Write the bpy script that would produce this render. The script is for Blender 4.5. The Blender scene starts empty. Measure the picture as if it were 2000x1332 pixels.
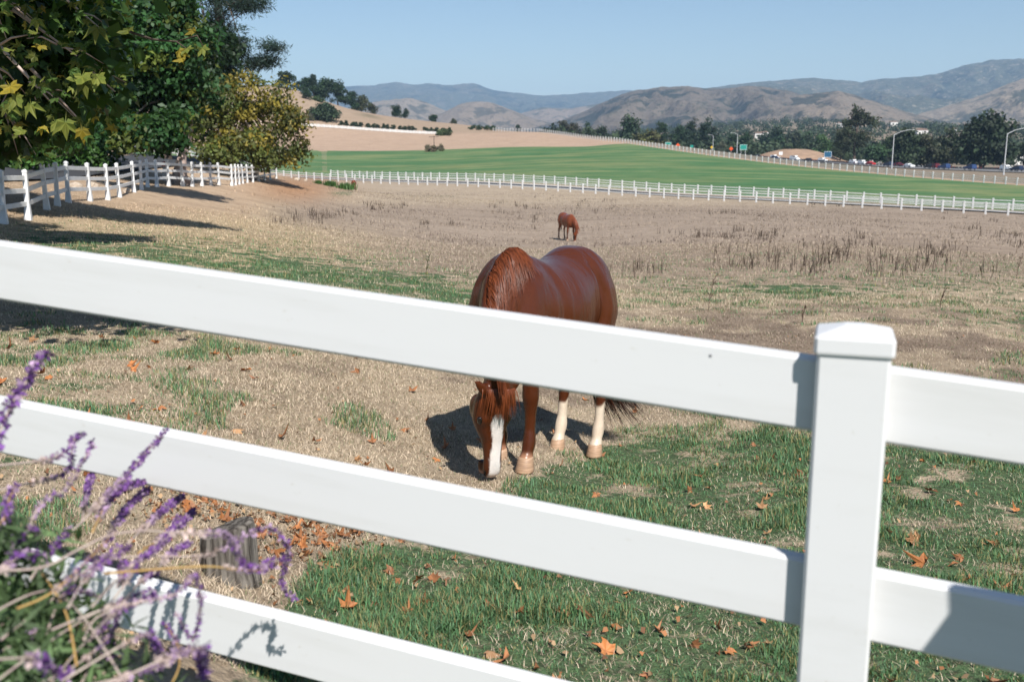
import bpy, bmesh, math, random
import numpy as np
from mathutils import Vector, Matrix, Quaternion
from mathutils.bvhtree import BVHTree

random.seed(7)
RNG = np.random.default_rng(11)
SC = bpy.context.scene
COL = SC.collection
R = math.radians

# ------------------------------------------------------------------ camera
PITCH = R(11.23)
FPX = 1944.0
CAMZ = 1.6
cd = bpy.data.cameras.new('camera')
cam = bpy.data.objects.new('camera', cd)
COL.objects.link(cam)
cam.location = (0, 0, CAMZ)
cam.rotation_euler = (R(90) - PITCH, 0, 0)
cd.sensor_width = 36.0
cd.lens = 36.0 * FPX / 2000.0
cd.clip_start = 0.05
cd.clip_end = 60000
cd.dof.use_dof = True
cd.dof.focus_distance = 6.9
cd.dof.aperture_fstop = 4.0
SC.camera = cam

# ------------------------------------------------------------------ world, sun, exposure
SUN_AZ, SUN_EL = R(22), R(47)          # azimuth: to the right of straight behind the camera
SDIR = Vector((math.cos(SUN_EL) * math.sin(SUN_AZ), -math.cos(SUN_EL) * math.cos(SUN_AZ), math.sin(SUN_EL)))
w = bpy.data.worlds.new('World')
SC.world = w
w.use_nodes = True
wn = w.node_tree
bg = wn.nodes['Background']
sky = wn.nodes.new('ShaderNodeTexSky')
sky.sky_type = 'NISHITA'
sky.sun_disc = False
sky.sun_elevation = SUN_EL
sky.sun_rotation = math.atan2(SDIR.x, SDIR.y)
sky.altitude = 60
sky.air_density = 1.0
sky.dust_density = 0.15
sky.ozone_density = 2.6
wn.links.new(sky.outputs[0], bg.inputs[0])
bg.inputs[1].default_value = 0.068
sd = bpy.data.lights.new('sun', 'SUN')
sd.energy = 4.9
sd.angle = R(0.53)
sd.color = (1.0, 0.965, 0.92)
sun = bpy.data.objects.new('sun', sd)
COL.objects.link(sun)
sun.rotation_euler = (-SDIR).to_track_quat('-Z', 'Y').to_euler()
SC.view_settings.view_transform = 'Standard'
SC.view_settings.look = 'None'
SC.view_settings.exposure = 0.62
SC.view_settings.gamma = 1.0
SC.view_settings.use_curve_mapping = False
SC.render.engine = 'CYCLES'
SC.cycles.use_denoising = True
SC.cycles.max_bounces = 6
SC.cycles.diffuse_bounces = 2
SC.cycles.glossy_bounces = 2
SC.cycles.transmission_bounces = 3
SC.cycles.volume_bounces = 0
SC.cycles.transparent_max_bounces = 8
SC.cycles.sample_clamp_indirect = 6.0

# ------------------------------------------------------------------ generic helpers
CT, ST = math.cos(PITCH), math.sin(PITCH)


def P(u, v, d):
    """A place in the world seen at picture position (u, v) and depth d."""
    a, b = (u - 1000.0) / FPX, (666.0 - v) / FPX
    return Vector((a * d, (CT + ST * b) * d, CAMZ + (-ST + CT * b) * d))


def proj(x, y, z):
    d = np.maximum(y * CT - (z - CAMZ) * ST, 0.05)
    up = y * ST + (z - CAMZ) * CT
    return 1000 + FPX * x / d, 666 - FPX * up / d, d


def hash2(i, j, seed):
    n = (i.astype(np.int64) * 374761393 + j.astype(np.int64) * 668265263 + seed * 974711) & 0x7fffffff
    n = ((n ^ (n >> 13)) * 1274126177) & 0x7fffffff
    n = (n ^ (n >> 16)) & 0xffffff
    return n / float(0xffffff)


def vnoise(x, y, seed=0):
    x = np.asarray(x, float)
    y = np.asarray(y, float)
    i, j = np.floor(x), np.floor(y)
    fx, fy = x - i, y - j
    fx = fx * fx * (3 - 2 * fx)
    fy = fy * fy * (3 - 2 * fy)
    a, b = hash2(i, j, seed), hash2(i + 1, j, seed)
    c, d = hash2(i, j + 1, seed), hash2(i + 1, j + 1, seed)
    return (a * (1 - fx) + b * fx) * (1 - fy) + (c * (1 - fx) + d * fx) * fy


def fbm(x, y, seed=0, oct=4, gain=0.5):
    s, a, t = 0.0, 1.0, 0.0
    for k in range(oct):
        s = s + a * vnoise(x * 2 ** k, y * 2 ** k, seed + k * 17)
        t += a
        a *= gain
    return s / t


def smooth(a, b, x):
    t = np.clip((x - a) / (b - a), 0, 1)
    return t * t * (3 - 2 * t)


def mesh_np(name, verts, faces_list, mat=None, colors=None, smooth_shade=False):
    """faces_list: list of int arrays (n,3) / (n,4)."""
    me = bpy.data.meshes.new(name)
    verts = np.asarray(verts, np.float32)
    me.vertices.add(len(verts))
    me.vertices.foreach_set('co', verts.ravel())
    loops = np.concatenate([f.ravel() for f in faces_list]).astype(np.int32)
    counts = np.concatenate([np.full(len(f), f.shape[1], np.int32) for f in faces_list])
    starts = np.concatenate([[0], np.cumsum(counts)[:-1]]).astype(np.int32)
    me.loops.add(len(loops))
    me.loops.foreach_set('vertex_index', loops)
    me.polygons.add(len(counts))
    me.polygons.foreach_set('loop_start', starts)
    if smooth_shade:
        me.polygons.foreach_set('use_smooth', np.ones(len(counts), bool))
    me.update(calc_edges=True)
    if colors is not None:
        for cname, arr in colors.items():
            arr = np.asarray(arr, np.float32)
            if arr.ndim == 1:
                at = me.attributes.new(cname, 'FLOAT', 'POINT')
                at.data.foreach_set('value', arr)
            else:
                if arr.shape[1] == 3:
                    arr = np.concatenate([arr, np.ones((len(arr), 1), np.float32)], 1)
                at = me.attributes.new(cname, 'FLOAT_COLOR', 'POINT')
                at.data.foreach_set('color', arr.ravel())
    if mat:
        me.materials.append(mat)
    return me


def link(name, me, parent=None):
    o = bpy.data.objects.new(name, me)
    COL.objects.link(o)
    if parent is not None:
        o.parent = parent
    return o


def tag(o, label=None, cat=None, group=None, kind=None):
    if label:
        o['label'] = label
    if cat:
        o['category'] = cat
    if group:
        o['group'] = group
    if kind:
        o['kind'] = kind
    return o


def thing(name, label, cat, loc=(0, 0, 0), rotz=0.0, group=None):
    o = bpy.data.objects.new(name, None)
    COL.objects.link(o)
    o.location = loc
    o.rotation_euler = (0, 0, rotz)
    o.empty_display_size = 0.2
    return tag(o, label, cat, group)


def copy_tree(o, parent=None):
    c = o.copy()
    COL.objects.link(c)
    if parent is not None:
        c.parent = parent
    for ch in list(o.children):
        copy_tree(ch, c)
    return c


class MB:
    """Collects boxes, tubes and lofts and links them as one mesh."""

    def __init__(self):
        self.v, self.f = [], []

    def add(self, vs, fs):
        b = len(self.v)
        self.v.extend([tuple(p) for p in vs])
        self.f.extend([tuple(i + b for i in f) for f in fs])

    def box(self, x0, x1, y0, y1, z0, z1, c=0.0):
        """box with chamfered edges along its longest (x) direction when c > 0"""
        if c <= 0:
            vs = [(x, y, z) for x in (x0, x1) for y in (y0, y1) for z in (z0, z1)]
            self.add(vs, [(0, 1, 3, 2), (4, 6, 7, 5), (0, 4, 5, 1), (2, 3, 7, 6), (0, 2, 6, 4), (1, 5, 7, 3)])
        else:
            ring = [(y0 + c, z0), (y1 - c, z0), (y1, z0 + c), (y1, z1 - c), (y1 - c, z1), (y0 + c, z1), (y0, z1 - c), (y0, z0 + c)]
            vs = [(x0, a, b) for a, b in ring] + [(x1, a, b) for a, b in ring]
            fs = [(i, (i + 1) % 8, 8 + (i + 1) % 8, 8 + i) for i in range(8)]
            fs = [tuple(reversed(f)) for f in fs]
            fs += [tuple(range(8)), tuple(reversed(range(8, 16)))]
            self.add(vs, fs)

    def rings(self, rings, cap=True, closed=True):
        n = len(rings[0])
        b = len(self.v)
        for r in rings:
            self.v.extend([tuple(p) for p in r])
        for k in range(len(rings) - 1):
            for i in range(n if closed else n - 1):
                j = (i + 1) % n
                self.f.append((b + k * n + i, b + k * n + j, b + (k + 1) * n + j, b + (k + 1) * n + i))
        if cap:
            self.f.append(tuple(b + i for i in reversed(range(n))))
            self.f.append(tuple(b + (len(rings) - 1) * n + i for i in range(n)))

    def tube(self, pts, rad, n=6, cap=True):
        pts = [Vector(p) for p in pts]
        if not hasattr(rad, '__len__'):
            rad = [rad] * len(pts)
        rings, ref = [], None
        for i, p in enumerate(pts):
            t = (pts[min(i + 1, len(pts) - 1)] - pts[max(i - 1, 0)])
            if t.length < 1e-9:
                t = Vector((0, 0, 1))
            t.normalize()
            if ref is None:
                ref = t.cross(Vector((0.31, 0.87, 0.37)))
            a = (ref - t * ref.dot(t)).normalized()
            b = t.cross(a)
            ref = a
            rings.append([p + (a * math.cos(q) + b * math.sin(q)) * rad[i] for q in [2 * math.pi * k / n for k in range(n)]])
        self.rings(rings, cap)

    def lathe(self, prof, n=12, c=(0, 0)):
        rings = [[(c[0] + r * math.cos(2 * math.pi * k / n), c[1] + r * math.sin(2 * math.pi * k / n), z) for k in range(n)] for r, z in prof]
        self.rings(rings)

    def mesh(self, name, mat=None, sm=False):
        me = bpy.data.meshes.new(name)
        me.from_pydata(self.v, [], self.f)
        me.update()
        if mat:
            me.materials.append(mat)
        if sm:
            me.polygons.foreach_set('use_smooth', np.ones(len(me.polygons), bool))
        return me

    def build(self, name, mat, parent=None, sm=False):
        return link(name, self.mesh(name, mat, sm), parent)


# ------------------------------------------------------------------ materials
def new_mat(name):
    m = bpy.data.materials.new(name)
    m.use_nodes = True
    nt = m.node_tree
    return m, nt, nt.nodes['Principled BSDF']


def N(nt, t, **kw):
    n = nt.nodes.new(t)
    for k, v in kw.items():
        if k in ('in_',):
            for kk, vv in v.items():
                n.inputs[kk].default_value = vv
        else:
            setattr(n, k, v)
    return n


def mixc(nt, fac, a, b, blend='MIX'):
    n = nt.nodes.new('ShaderNodeMix')
    n.data_type = 'RGBA'
    n.blend_type = blend
    for sock, val in ((n.inputs[0], fac), (n.inputs[6], a), (n.inputs[7], b)):
        if hasattr(val, 'is_output'):
            nt.links.new(val, sock)
        elif isinstance(val, (tuple, list)):
            sock.default_value = (*val[:3], 1)
        else:
            sock.default_value = val
    return n.outputs[2]


def ramp(nt, val, a, b, c0=0.0, c1=1.0):
    n = nt.nodes.new('ShaderNodeMapRange')
    n.interpolation_type = 'SMOOTHSTEP'
    nt.links.new(val, n.inputs[0])
    n.inputs[1].default_value = a
    n.inputs[2].default_value = b
    n.inputs[3].default_value = c0
    n.inputs[4].default_value = c1
    return n.outputs[0]


def noise_out(nt, scale, detail=4, rough=0.55, vec=None, stretch=None):
    if vec is None:
        tc = nt.nodes.new('ShaderNodeTexCoord')
        vec = tc.outputs['Object']
    if stretch:
        mp = nt.nodes.new('ShaderNodeMapping')
        mp.inputs['Scale'].default_value = stretch
        nt.links.new(vec, mp.inputs[0])
        vec = mp.outputs[0]
    n = nt.nodes.new('ShaderNodeTexNoise')
    n.inputs['Scale'].default_value = scale
    n.inputs['Detail'].default_value = detail
    n.inputs['Roughness'].default_value = rough
    nt.links.new(vec, n.inputs['Vector'])
    return n.outputs[0]


def bump(nt, b, height, strength=0.3, dist=0.02):
    n = nt.nodes.new('ShaderNodeBump')
    n.inputs['Strength'].default_value = strength
    n.inputs['Distance'].default_value = dist
    nt.links.new(height, n.inputs['Height'])
    nt.links.new(n.outputs[0], b.inputs['Normal'])


def simple(name, c1, c2=None, scale=6, rough=0.6, spec=0.3, bmp=0.0, stretch=None, metal=0.0, bdist=0.01):
    m, nt, b = new_mat(name)
    b.inputs['Roughness'].default_value = rough
    b.inputs['Specular IOR Level'].default_value = spec
    b.inputs['Metallic'].default_value = metal
    if c2 is None:
        c2 = tuple(x * 0.8 for x in c1)
    f = noise_out(nt, scale, 5, 0.6, stretch=stretch)
    nt.links.new(mixc(nt, ramp(nt, f, 0.35, 0.65), c1, c2), b.inputs['Base Color'])
    if bmp:
        bump(nt, b, f, bmp, bdist)
    return m


def leaf_mat(name, rough=0.5, trans=0.3, gain=1.0):
    """foliage: each leaf brings its own colour; light passes through"""
    m, nt, b = new_mat(name)
    at = N(nt, 'ShaderNodeAttribute', attribute_name='tint')
    b.inputs['Roughness'].default_value = rough
    b.inputs['Specular IOR Level'].default_value = 0.3
    nt.links.new(at.outputs['Color'], b.inputs['Base Color'])
    tr = N(nt, 'ShaderNodeBsdfTranslucent')
    nt.links.new(mixc(nt, 1.0, at.outputs['Color'], (1.25, 1.3, 0.6), 'MULTIPLY'), tr.inputs[0])
    mx = N(nt, 'ShaderNodeMixShader')
    mx.inputs[0].default_value = trans
    nt.links.new(b.outputs[0], mx.inputs[1])
    nt.links.new(tr.outputs[0], mx.inputs[2])
    nt.links.new(mx.outputs[0], nt.nodes['Material Output'].inputs[0])
    return m


def vinyl(name):
    m, nt, b = new_mat(name)
    b.inputs['Roughness'].default_value = 0.42
    b.inputs['Specular IOR Level'].default_value = 0.35
    f = noise_out(nt, 3.0, 6, 0.65, stretch=(0.6, 3, 3))
    g = noise_out(nt, 60.0, 3, 0.6)
    c = mixc(nt, ramp(nt, f, 0.45, 0.8), (0.62, 0.617, 0.612), (0.56, 0.555, 0.54))
    c = mixc(nt, ramp(nt, g, 0.66, 0.78, 0, 0.4), c, (0.42, 0.38, 0.31))
    nt.links.new(c, b.inputs['Base Color'])
    bump(nt, b, f, 0.05, 0.004)
    return m


M = {}
M['vinyl'] = vinyl('white_vinyl')
M['vinyl_far'] = simple('white_vinyl_weathered', (0.70, 0.70, 0.69), (0.60, 0.60, 0.58), 2.0, 0.5)
M['asphalt'] = simple('asphalt', (0.060, 0.062, 0.066), (0.045, 0.047, 0.052), 1.5, 0.85, 0.2, 0.2)
M['asphalt_light'] = simple('asphalt_worn', (0.20, 0.195, 0.19), (0.15, 0.147, 0.145), 0.3, 0.85, 0.2)
M['bark'] = simple('bark_grey', (0.115, 0.09, 0.07), (0.055, 0.042, 0.034), 6, 0.9, 0.1, 0.6, (3, 3, 0.6), bdist=0.05)
M['bark_pale'] = simple('bark_pale', (0.56, 0.44, 0.38), (0.30, 0.22, 0.185), 2.4, 0.8, 0.15, 0.3, bdist=0.03)
M['leaf'] = leaf_mat('leaf')
M['leaf_far'] = leaf_mat('leaf_far', 0.7, 0.15)
M['leaf_big'] = leaf_mat('leaf_sycamore', 0.45, 0.4)

# ------------------------------------------------------------------ terrain
_CP = [  # picture x, y, depth of places on the ground
    (460, 1130, 3.9), (1000, 1332, 3.45), (1900, 1300, 3.65), (300, 1250, 3.0),
    (1025, 922, 6.75), (1135, 889, 7.9), (850, 930, 6.6), (100, 600, 11.2), (0, 760, 6.4), (300, 760, 6.9),
    (600, 760, 7.6), (800, 850, 7.4), (300, 480, 20), (600, 520, 20), (900, 560, 18.5), (1000, 520, 26),
    (1112, 468, 55), (1300, 700, 11.6), (1300, 560, 21), (1300, 480, 40), (1300, 420, 75), (1600, 900, 7.1),
    (1990, 900, 7.0), (1900, 700, 11.3), (1900, 560, 21), (1900, 480, 45), (700, 440, 48), (500, 420, 42),
    (35, 433, 26), (176, 394, 35), (262, 376, 43), (376, 368, 53), (453, 363, 62), (538, 351, 88),
    (0, 372, 31), (120, 345, 48), (240, 322, 68), (330, 318, 82), (420, 322, 95), (250, 300, 100), (400, 312, 110),
    (900, 400, 90), (640, 392, 75), (575, 352, 95), (690, 374, 130),
    (1990, 422, 108), (1300, 388, 135), (548, 347, 190), (900, 364, 160), (1650, 404, 120),
    (1990, 411, 120), (1300, 377, 150), (640, 345, 206),
    (2000, 402, 135), (600, 332, 235), (1000, 326, 225), (1600, 352, 185),
    (600, 292, 330), (870, 290, 330), (1150, 285, 322), (600, 250, 400), (900, 264, 400), (1050, 258, 400),
    (960, 256, 430), (1200, 276, 330), (1400, 306, 265), (1700, 339, 215), (2000, 363, 185),
    (2000, 340, 290), (2000, 334, 330), (1750, 329, 350), (1750, 325, 400), (1500, 312, 430), (1500, 309, 480),
    (560, 168, 480), (640, 207, 520), (740, 226, 560), (850, 241, 600), (950, 251, 640), (400, 190, 440), (600, 247, 398), (540, 247, 395), (480, 252, 390), (420, 260, 380), (520, 292, 320), (420, 300, 300),
]
_pts = [tuple(P(*c)) for c in _CP]
_pts += [(0, 0, 0.05), (1.2, 0, -0.03), (-1.2, 0, 0.12), (0, -4, 0.0), (5, -3, -0.3), (-5, -3, 0.4), (0, -30, 0), (40, -20, -3),
         (-40, -20, 2), (0.6, 1.75, -0.03), (-1.7, 2.45, 0.16), (2.5, 1.2, -0.2), (-8, 6, 0.2), (6, 6, -0.9), (-60, 30, 1.0), (60, 30, -5),
         (-120, 150, 6), (160, 150, -7), (-300, 500, 30), (20, 900, -6), (-150, 900, 8), (300, 700, -7.5), (700, 900, -8), (500, 300, -8),
         (0, 2000, -8), (900, 2000, -8), (-900, 2000, 0), (0, 6000, -8), (3000, 5000, -8), (-3000, 5000, -8), (0, -3000, -8), (3000, -1500, -8), (-3000, -1500, -8),
         (170, 560, -7.5), (60, 620, -6), (350, 450, -7.5)]
_pts += [tuple(P(*c)) for c in ((1640, 250, 1300), (1745, 248, 1300), (1555, 266, 1050), (1483, 272, 900), (1800, 264, 950), (1960, 266, 950), (1300, 272, 1000), (2150, 262, 1000), (1150, 274, 1100), (1700, 245, 2000), (1300, 258, 2000))]
_pts = np.array(_pts)


def _tl(x, y):
    return np.stack([np.arctan2(x, y) * 2.2, np.log(np.hypot(x, y) + 2.0)], -1)


def _tps(r2):
    return 0.5 * r2 * np.log(r2 + 1e-12)


_A = _tl(_pts[:, 0], _pts[:, 1])
_n = len(_A)
_K = _tps(((_A[:, None] - _A[None]) ** 2).sum(-1)) + np.eye(_n) * 2e-3
_Q = np.concatenate([np.ones((_n, 1)), _A], 1)
_M = np.block([[_K, _Q], [_Q.T, np.zeros((3, 3))]])
_W = np.linalg.solve(_M, np.concatenate([_pts[:, 2], np.zeros(3)]))


def H(x, y, rough=True):
    x = np.atleast_1d(np.asarray(x, float))
    y = np.atleast_1d(np.asarray(y, float))
    out = np.empty(len(x))
    for s in range(0, len(x), 20000):
        q = _tl(x[s:s + 20000], y[s:s + 20000])
        k = _tps(((q[:, None] - _A[None]) ** 2).sum(-1))
        out[s:s + 20000] = k @ _W[:_n] + _W[_n] + q @ _W[_n + 1:]
    if rough:
        r = np.hypot(x, y)
        out = out + (fbm(x * 1.3, y * 1.3, 3, 3) - 0.5) * 0.07 * smooth(2.0, 4.0, r) * (1 - smooth(60, 120, r))
        out = out + (fbm(x * 0.02, y * 0.02, 5, 3) - 0.5) * 0.6 * smooth(250, 600, r)
    return out


def gz(x, y):
    return float(H([x], [y])[0])


def gp(u, v, d0=2.5, d1=900):
    """The spot of ground seen at picture position (u, v)."""
    ds = np.geomspace(d0, d1, 500)
    a, b = (u - 1000.0) / FPX, (666.0 - v) / FPX
    x, y, z = a * ds, (CT + ST * b) * ds, CAMZ + (-ST + CT * b) * ds
    below = np.nonzero(z < H(x, y))[0]
    i = below[0] if len(below) else len(ds) - 1
    return Vector((x[i], y[i], gz(x[i], y[i])))


def on_ground(u, v, d):
    p = P(u, v, d)
    return Vector((p.x, p.y, gz(p.x, p.y)))


# what grows where (colours are those of soil and plants)
STRAW = np.array((0.45, 0.365, 0.27))
PALE = np.array((0.46, 0.365, 0.245))
MAUVE = np.array((0.335, 0.268, 0.208))
SOIL = np.array((0.24, 0.185, 0.145))
OCHRE = np.array((0.38, 0.225, 0.13))
BANK = np.array((0.46, 0.345, 0.24))
PLOUGH = np.array((0.42, 0.305, 0.22))
FIELD = np.array((0.062, 0.118, 0.040))
DRYHILL = np.array((0.345, 0.26, 0.185))
SCRUB = np.array((0.12, 0.12, 0.07))


def interp(pts, u):
    return np.interp(u, [p[0] for p in pts], [p[1] for p in pts])


def zones(x, y, z):
    """green share (0-1) and bare colour for each spot of ground"""
    u, v, d = proj(x, y, z)
    n1 = fbm(x * 0.9, y * 0.9, 21, 4)
    n2 = fbm(x * 0.25, y * 0.25, 31, 3)
    k = np.clip(1 - d / 60.0, 0.1, 1)
    uu, vv = u + (n2 - 0.5) * 160 * k, v + (n1 - 0.5) * 70 * k
    col = STRAW[None] * np.ones((len(x), 1))

    def put(c, f):
        nonlocal col
        col = col * (1 - f[:, None]) + c[None] * f[:, None]
    left = 1 - smooth(500, 900, uu)
    put(PALE, (1 - smooth(500, 560, vv)) * left)
    put(MAUVE, (1 - smooth(520, 580, vv)) * (1 - left))
    put(MAUVE * 0.92, (1 - smooth(415, 470, vv)) * smooth(420, 640, uu))
    put(STRAW * 0.86, (1 - smooth(392, 412, vv)) * smooth(560, 700, uu))
    put(SOIL, smooth(0.56, 0.66, fbm(x * 1.7, y * 1.7, 77, 4)) * smooth(560, 640, vv) * 0.75 * smooth(200, 900, uu))
    put(SOIL, smooth(0.50, 0.62, n1) * smooth(600, 640, vv) * smooth(1150, 1300, uu) * (1 - smooth(760, 830, vv)) * 0.8)
    put(BANK, (1 - smooth(400, 450, v)) * (1 - smooth(470, 560, u)) * smooth(12, 24, d))
    e = ((u - 575) / 95) ** 2 + ((v - 368) / 30) ** 2
    put(OCHRE, np.exp(-e * 1.2) * smooth(40, 60, d))
    g = np.zeros(len(x))
    edge = interp([(300, 1420), (480, 1250), (560, 1110), (700, 1060), (900, 1010), (1000, 940), (1100, 895), (1250, 850), (1600, 845), (2000, 870), (2600, 900)], uu)
    g = np.maximum(g, 0.97 * smooth(-30, 30, vv - edge))
    band = interp([(-300, 470), (150, 488), (500, 522), (800, 560), (950, 598)], uu)
    g = np.maximum(g, 0.95 * np.exp(-((vv - band) / 42) ** 2) * (1 - smooth(900, 1010, uu)) * smooth(60, 160, uu + 80))
    g = np.maximum(g, 0.95 * np.exp(-(((uu - 1540) / 210) ** 2 + ((vv - 568 - (uu - 1540) * 0.05) / 20) ** 2)))
    g = np.maximum(g, 0.5 * np.exp(-((vv - 565) / 45) ** 2) * smooth(1150, 1300, uu))
    g = np.maximum(g, 0.42 * smooth(590, 640, vv) * smooth(0.38, 0.58, n2))
    g = np.maximum(g, 0.45 * smooth(700, 760, vv) * (1 - smooth(830, 900, vv)) * smooth(1250, 1450, uu))
    g = np.maximum(g, 0.9 * np.exp(-(((u - 668) / 28) ** 2 + ((v - 378) / 6) ** 2)))
    g = np.maximum(g, 0.5 * np.exp(-(((u - 850) / 70) ** 2 + ((v - 384) / 4) ** 2)))
    g = g * (1 - smooth(60, 90, d) * (v < 366))
    return g, col, u, v, d


# ---- lines of the lane, the fences and the highway in the world
LANE_F = (P(520, 345, 194), P(2060, 426, 105))
LANE_B = (P(640, 345, 206), P(2060, 415, 116.5))
RIGHT_F = [P(2060, 368, 181), P(2000, 363, 185), P(1700, 339, 215), P(1400, 306, 265), P(1200, 276, 330), P(1050, 258, 400), P(960, 256, 430)]
CREST_F = [P(540, 247, 400), P(700, 254, 400), P(872, 263, 400)]
HIGHWAY = [P(2250, 343, 280), P(2000, 337, 310), P(1750, 327, 372), P(1600, 318, 420), P(1480, 310.5, 458), P(1380, 302, 510), P(1290, 300, 600)]


def side_of(line, x, y):
    """signed distance to a polyline, positive beyond it (away from the camera)"""
    best = np.full(len(x), 1e9)
    sg = np.ones(len(x))
    L = sorted(line, key=lambda p: -p.x)
    for a, b in zip(L[:-1], L[1:]):
        ex, ey = b.x - a.x, b.y - a.y
        t = np.clip(((x - a.x) * ex + (y - a.y) * ey) / (ex * ex + ey * ey), -0.0, 1.0)
        dist = np.hypot(x - a.x - t * ex, y - a.y - t * ey)
        cr = -(ex * (y - a.y) - ey * (x - a.x))
        m = dist < best
        best = np.where(m, dist, best)
        sg = np.where(m, np.sign(cr), sg)
    return best * sg


def build_ground():
    rr = [0.0]
    r = 0.35
    while r < 14000:
        rr.append(r)
        r *= 1.0235 if r < 900 else 1.09
    th = list(np.arange(-33, 33.01, 0.26)) + list(np.arange(37, 327.01, 5.0))
    th = np.radians(np.array(th))
    nr, nt_ = len(rr) - 1, len(th)
    rad = np.array(rr[1:])
    X = (rad[:, None] * np.sin(th)[None]).ravel()
    Y = (rad[:, None] * np.cos(th)[None]).ravel()
    Z = H(X, Y)
    X = np.append(X, 0.0)
    Y = np.append(Y, 0.0)
    Z = np.append(Z, gz(0, 0))
    idx = np.arange(nr * nt_).reshape(nr, nt_)
    nx = np.roll(idx, -1, 1)
    quads = np.stack([idx[:-1], nx[:-1], nx[1:], idx[1:]], -1).reshape(-1, 4)[:, ::-1]
    fan = np.stack([np.full(nt_, nr * nt_), nx[0], idx[0]], -1)
    g, col, u, v, d = zones(X, Y, Z)
    # fields beyond the lane
    fa = LANE_B[0] * 2 - LANE_B[1]
    sl = side_of([fa, LANE_B[1]], X, Y)
    ext = [RIGHT_F[0] * 2 - RIGHT_F[2]] + RIGHT_F
    srt = side_of(ext, X, Y)
    inside = (sl > 0) & (srt < 0)
    far_edge = interp([(-2000, 333), (600, 331), (880, 330), (1000, 328), (1150, 322), (1400, 330)], u)
    fieldm = np.clip((far_edge - Y) / 20, -1, 1)
    fieldm = np.minimum(fieldm, np.clip(sl / 6, -1, 1))
    fieldm = np.minimum(fieldm, np.clip(-srt / 6, -1, 1))
    fieldm = np.where(d < 90, -1, fieldm)
    track = (np.abs(u - 632) < 7) & (Y > 212) & (Y < 329) & (vnoise(X * 0.3, Y * 0.12, 8) > 0.25)
    fieldm = np.where(track, np.minimum(fieldm, 0.025), fieldm)
    far = smooth(0, 6, sl) * (d > 90)
    c2 = PLOUGH[None] * np.ones((len(X), 1))
    beyond = smooth(2, 10, srt) * (u > 940)
    c2 = c2 * (1 - beyond[:, None]) + (STRAW * 0.55)[None] * beyond[:, None]
    hill = smooth(405, 430, Y) * (X < 60)
    c2 = c2 * (1 - hill[:, None]) + DRYHILL[None] * hill[:, None]
    sc = smooth(0.48, 0.62, fbm(X * 0.03, Y * 0.03, 91, 4)) * smooth(440, 480, Y) * (X < -40)
    c2 = c2 * (1 - 0.7 * sc[:, None]) + SCRUB[None] * 0.7 * sc[:, None]
    vall = smooth(650, 900, np.hypot(X, Y))
    c2 = c2 * (1 - vall[:, None]) + (STRAW * 0.55)[None] * vall[:, None]
    col = col * (1 - far[:, None]) + c2 * far[:, None]
    g = np.where(far > 0.5, 0, g)
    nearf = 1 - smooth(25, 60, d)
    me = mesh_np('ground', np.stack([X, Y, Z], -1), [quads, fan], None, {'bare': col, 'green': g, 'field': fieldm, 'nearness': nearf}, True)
    m, nt, b = new_mat('ground')
    b.inputs['Roughness'].default_value = 0.95
    b.inputs['Specular IOR Level'].default_value = 0.08
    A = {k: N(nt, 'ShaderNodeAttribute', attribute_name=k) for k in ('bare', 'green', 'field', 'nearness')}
    geo = N(nt, 'ShaderNodeNewGeometry')
    pos = geo.outputs['Position']
    n_mid = noise_out(nt, 2.2, 6, 0.65, pos)
    n_fin = noise_out(nt, 22.0, 5, 0.7, pos)
    n_str = noise_out(nt, 34.0, 4, 0.7, pos, (1.0, 0.45, 1.0))
    n_big = noise_out(nt, 0.055, 5, 0.6, pos, (0.55, 1.6, 1.0))
    n_far = noise_out(nt, 0.5, 5, 0.7, pos, (0.35, 1.0, 1.0))
    c = A['bare'].outputs['Color']
    c = mixc(nt, ramp(nt, n_mid, 0.38, 0.66, 0, 0.5), c, mixc(nt, 1.0, c, (0.60, 0.57, 0.55), 'MULTIPLY'))
    c = mixc(nt, ramp(nt, n_far, 0.40, 0.66, 0, 0.45), c, mixc(nt, 1.0, c, (0.62, 0.60, 0.60), 'MULTIPLY'))
    c = mixc(nt, ramp(nt, n_str, 0.50, 0.68, 0, 0.55), c, mixc(nt, 1.0, c, (1.35, 1.3, 1.2), 'MULTIPLY'))
    c = mixc(nt, ramp(nt, n_fin, 0.52, 0.66, 0, 0.6), c, mixc(nt, 1.0, c, (0.42, 0.40, 0.38), 'MULTIPLY'))
    c = mixc(nt, A['nearness'].outputs['Fac'], c, mixc(nt, 1.0, c, (0.86, 0.84, 0.80), 'MULTIPLY'))  # near ground darkened: soil under the straw plus painted shade between blades
    # short green growth
    add = N(nt, 'ShaderNodeMath', operation='ADD')
    nt.links.new(A['green'].outputs['Fac'], add.inputs[0])
    nt.links.new(ramp(nt, n_mid, 0.28, 0.72, -0.62, 0.45), add.inputs[1])
    gm = ramp(nt, add.outputs[0], 0.45, 0.75)
    gc = mixc(nt, ramp(nt, n_fin, 0.4, 0.62), (0.090, 0.145, 0.066), (0.055, 0.070, 0.038))
    c = mixc(nt, gm, c, gc)
    # sown field: streaks of thin growth
    fm = ramp(nt, A['field'].outputs['Fac'], -0.06, 0.06)
    n_st = noise_out(nt, 0.16, 5, 0.65, pos, (0.22, 1.5, 1.0))
    fc = mixc(nt, ramp(nt, n_big, 0.46, 0.68, 0, 0.85), (0.068, 0.148, 0.062), (0.21, 0.22, 0.10))
    fc = mixc(nt, ramp(nt, n_st, 0.46, 0.64, 0, 0.9), fc, (0.18, 0.215, 0.095))
    fc = mixc(nt, ramp(nt, n_far, 0.35, 0.68), fc, mixc(nt, 1.0, fc, (0.70, 0.78, 0.74), 'MULTIPLY'))
    c = mixc(nt, fm, c, fc)
    nt.links.new(c, b.inputs['Base Color'])
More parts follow.
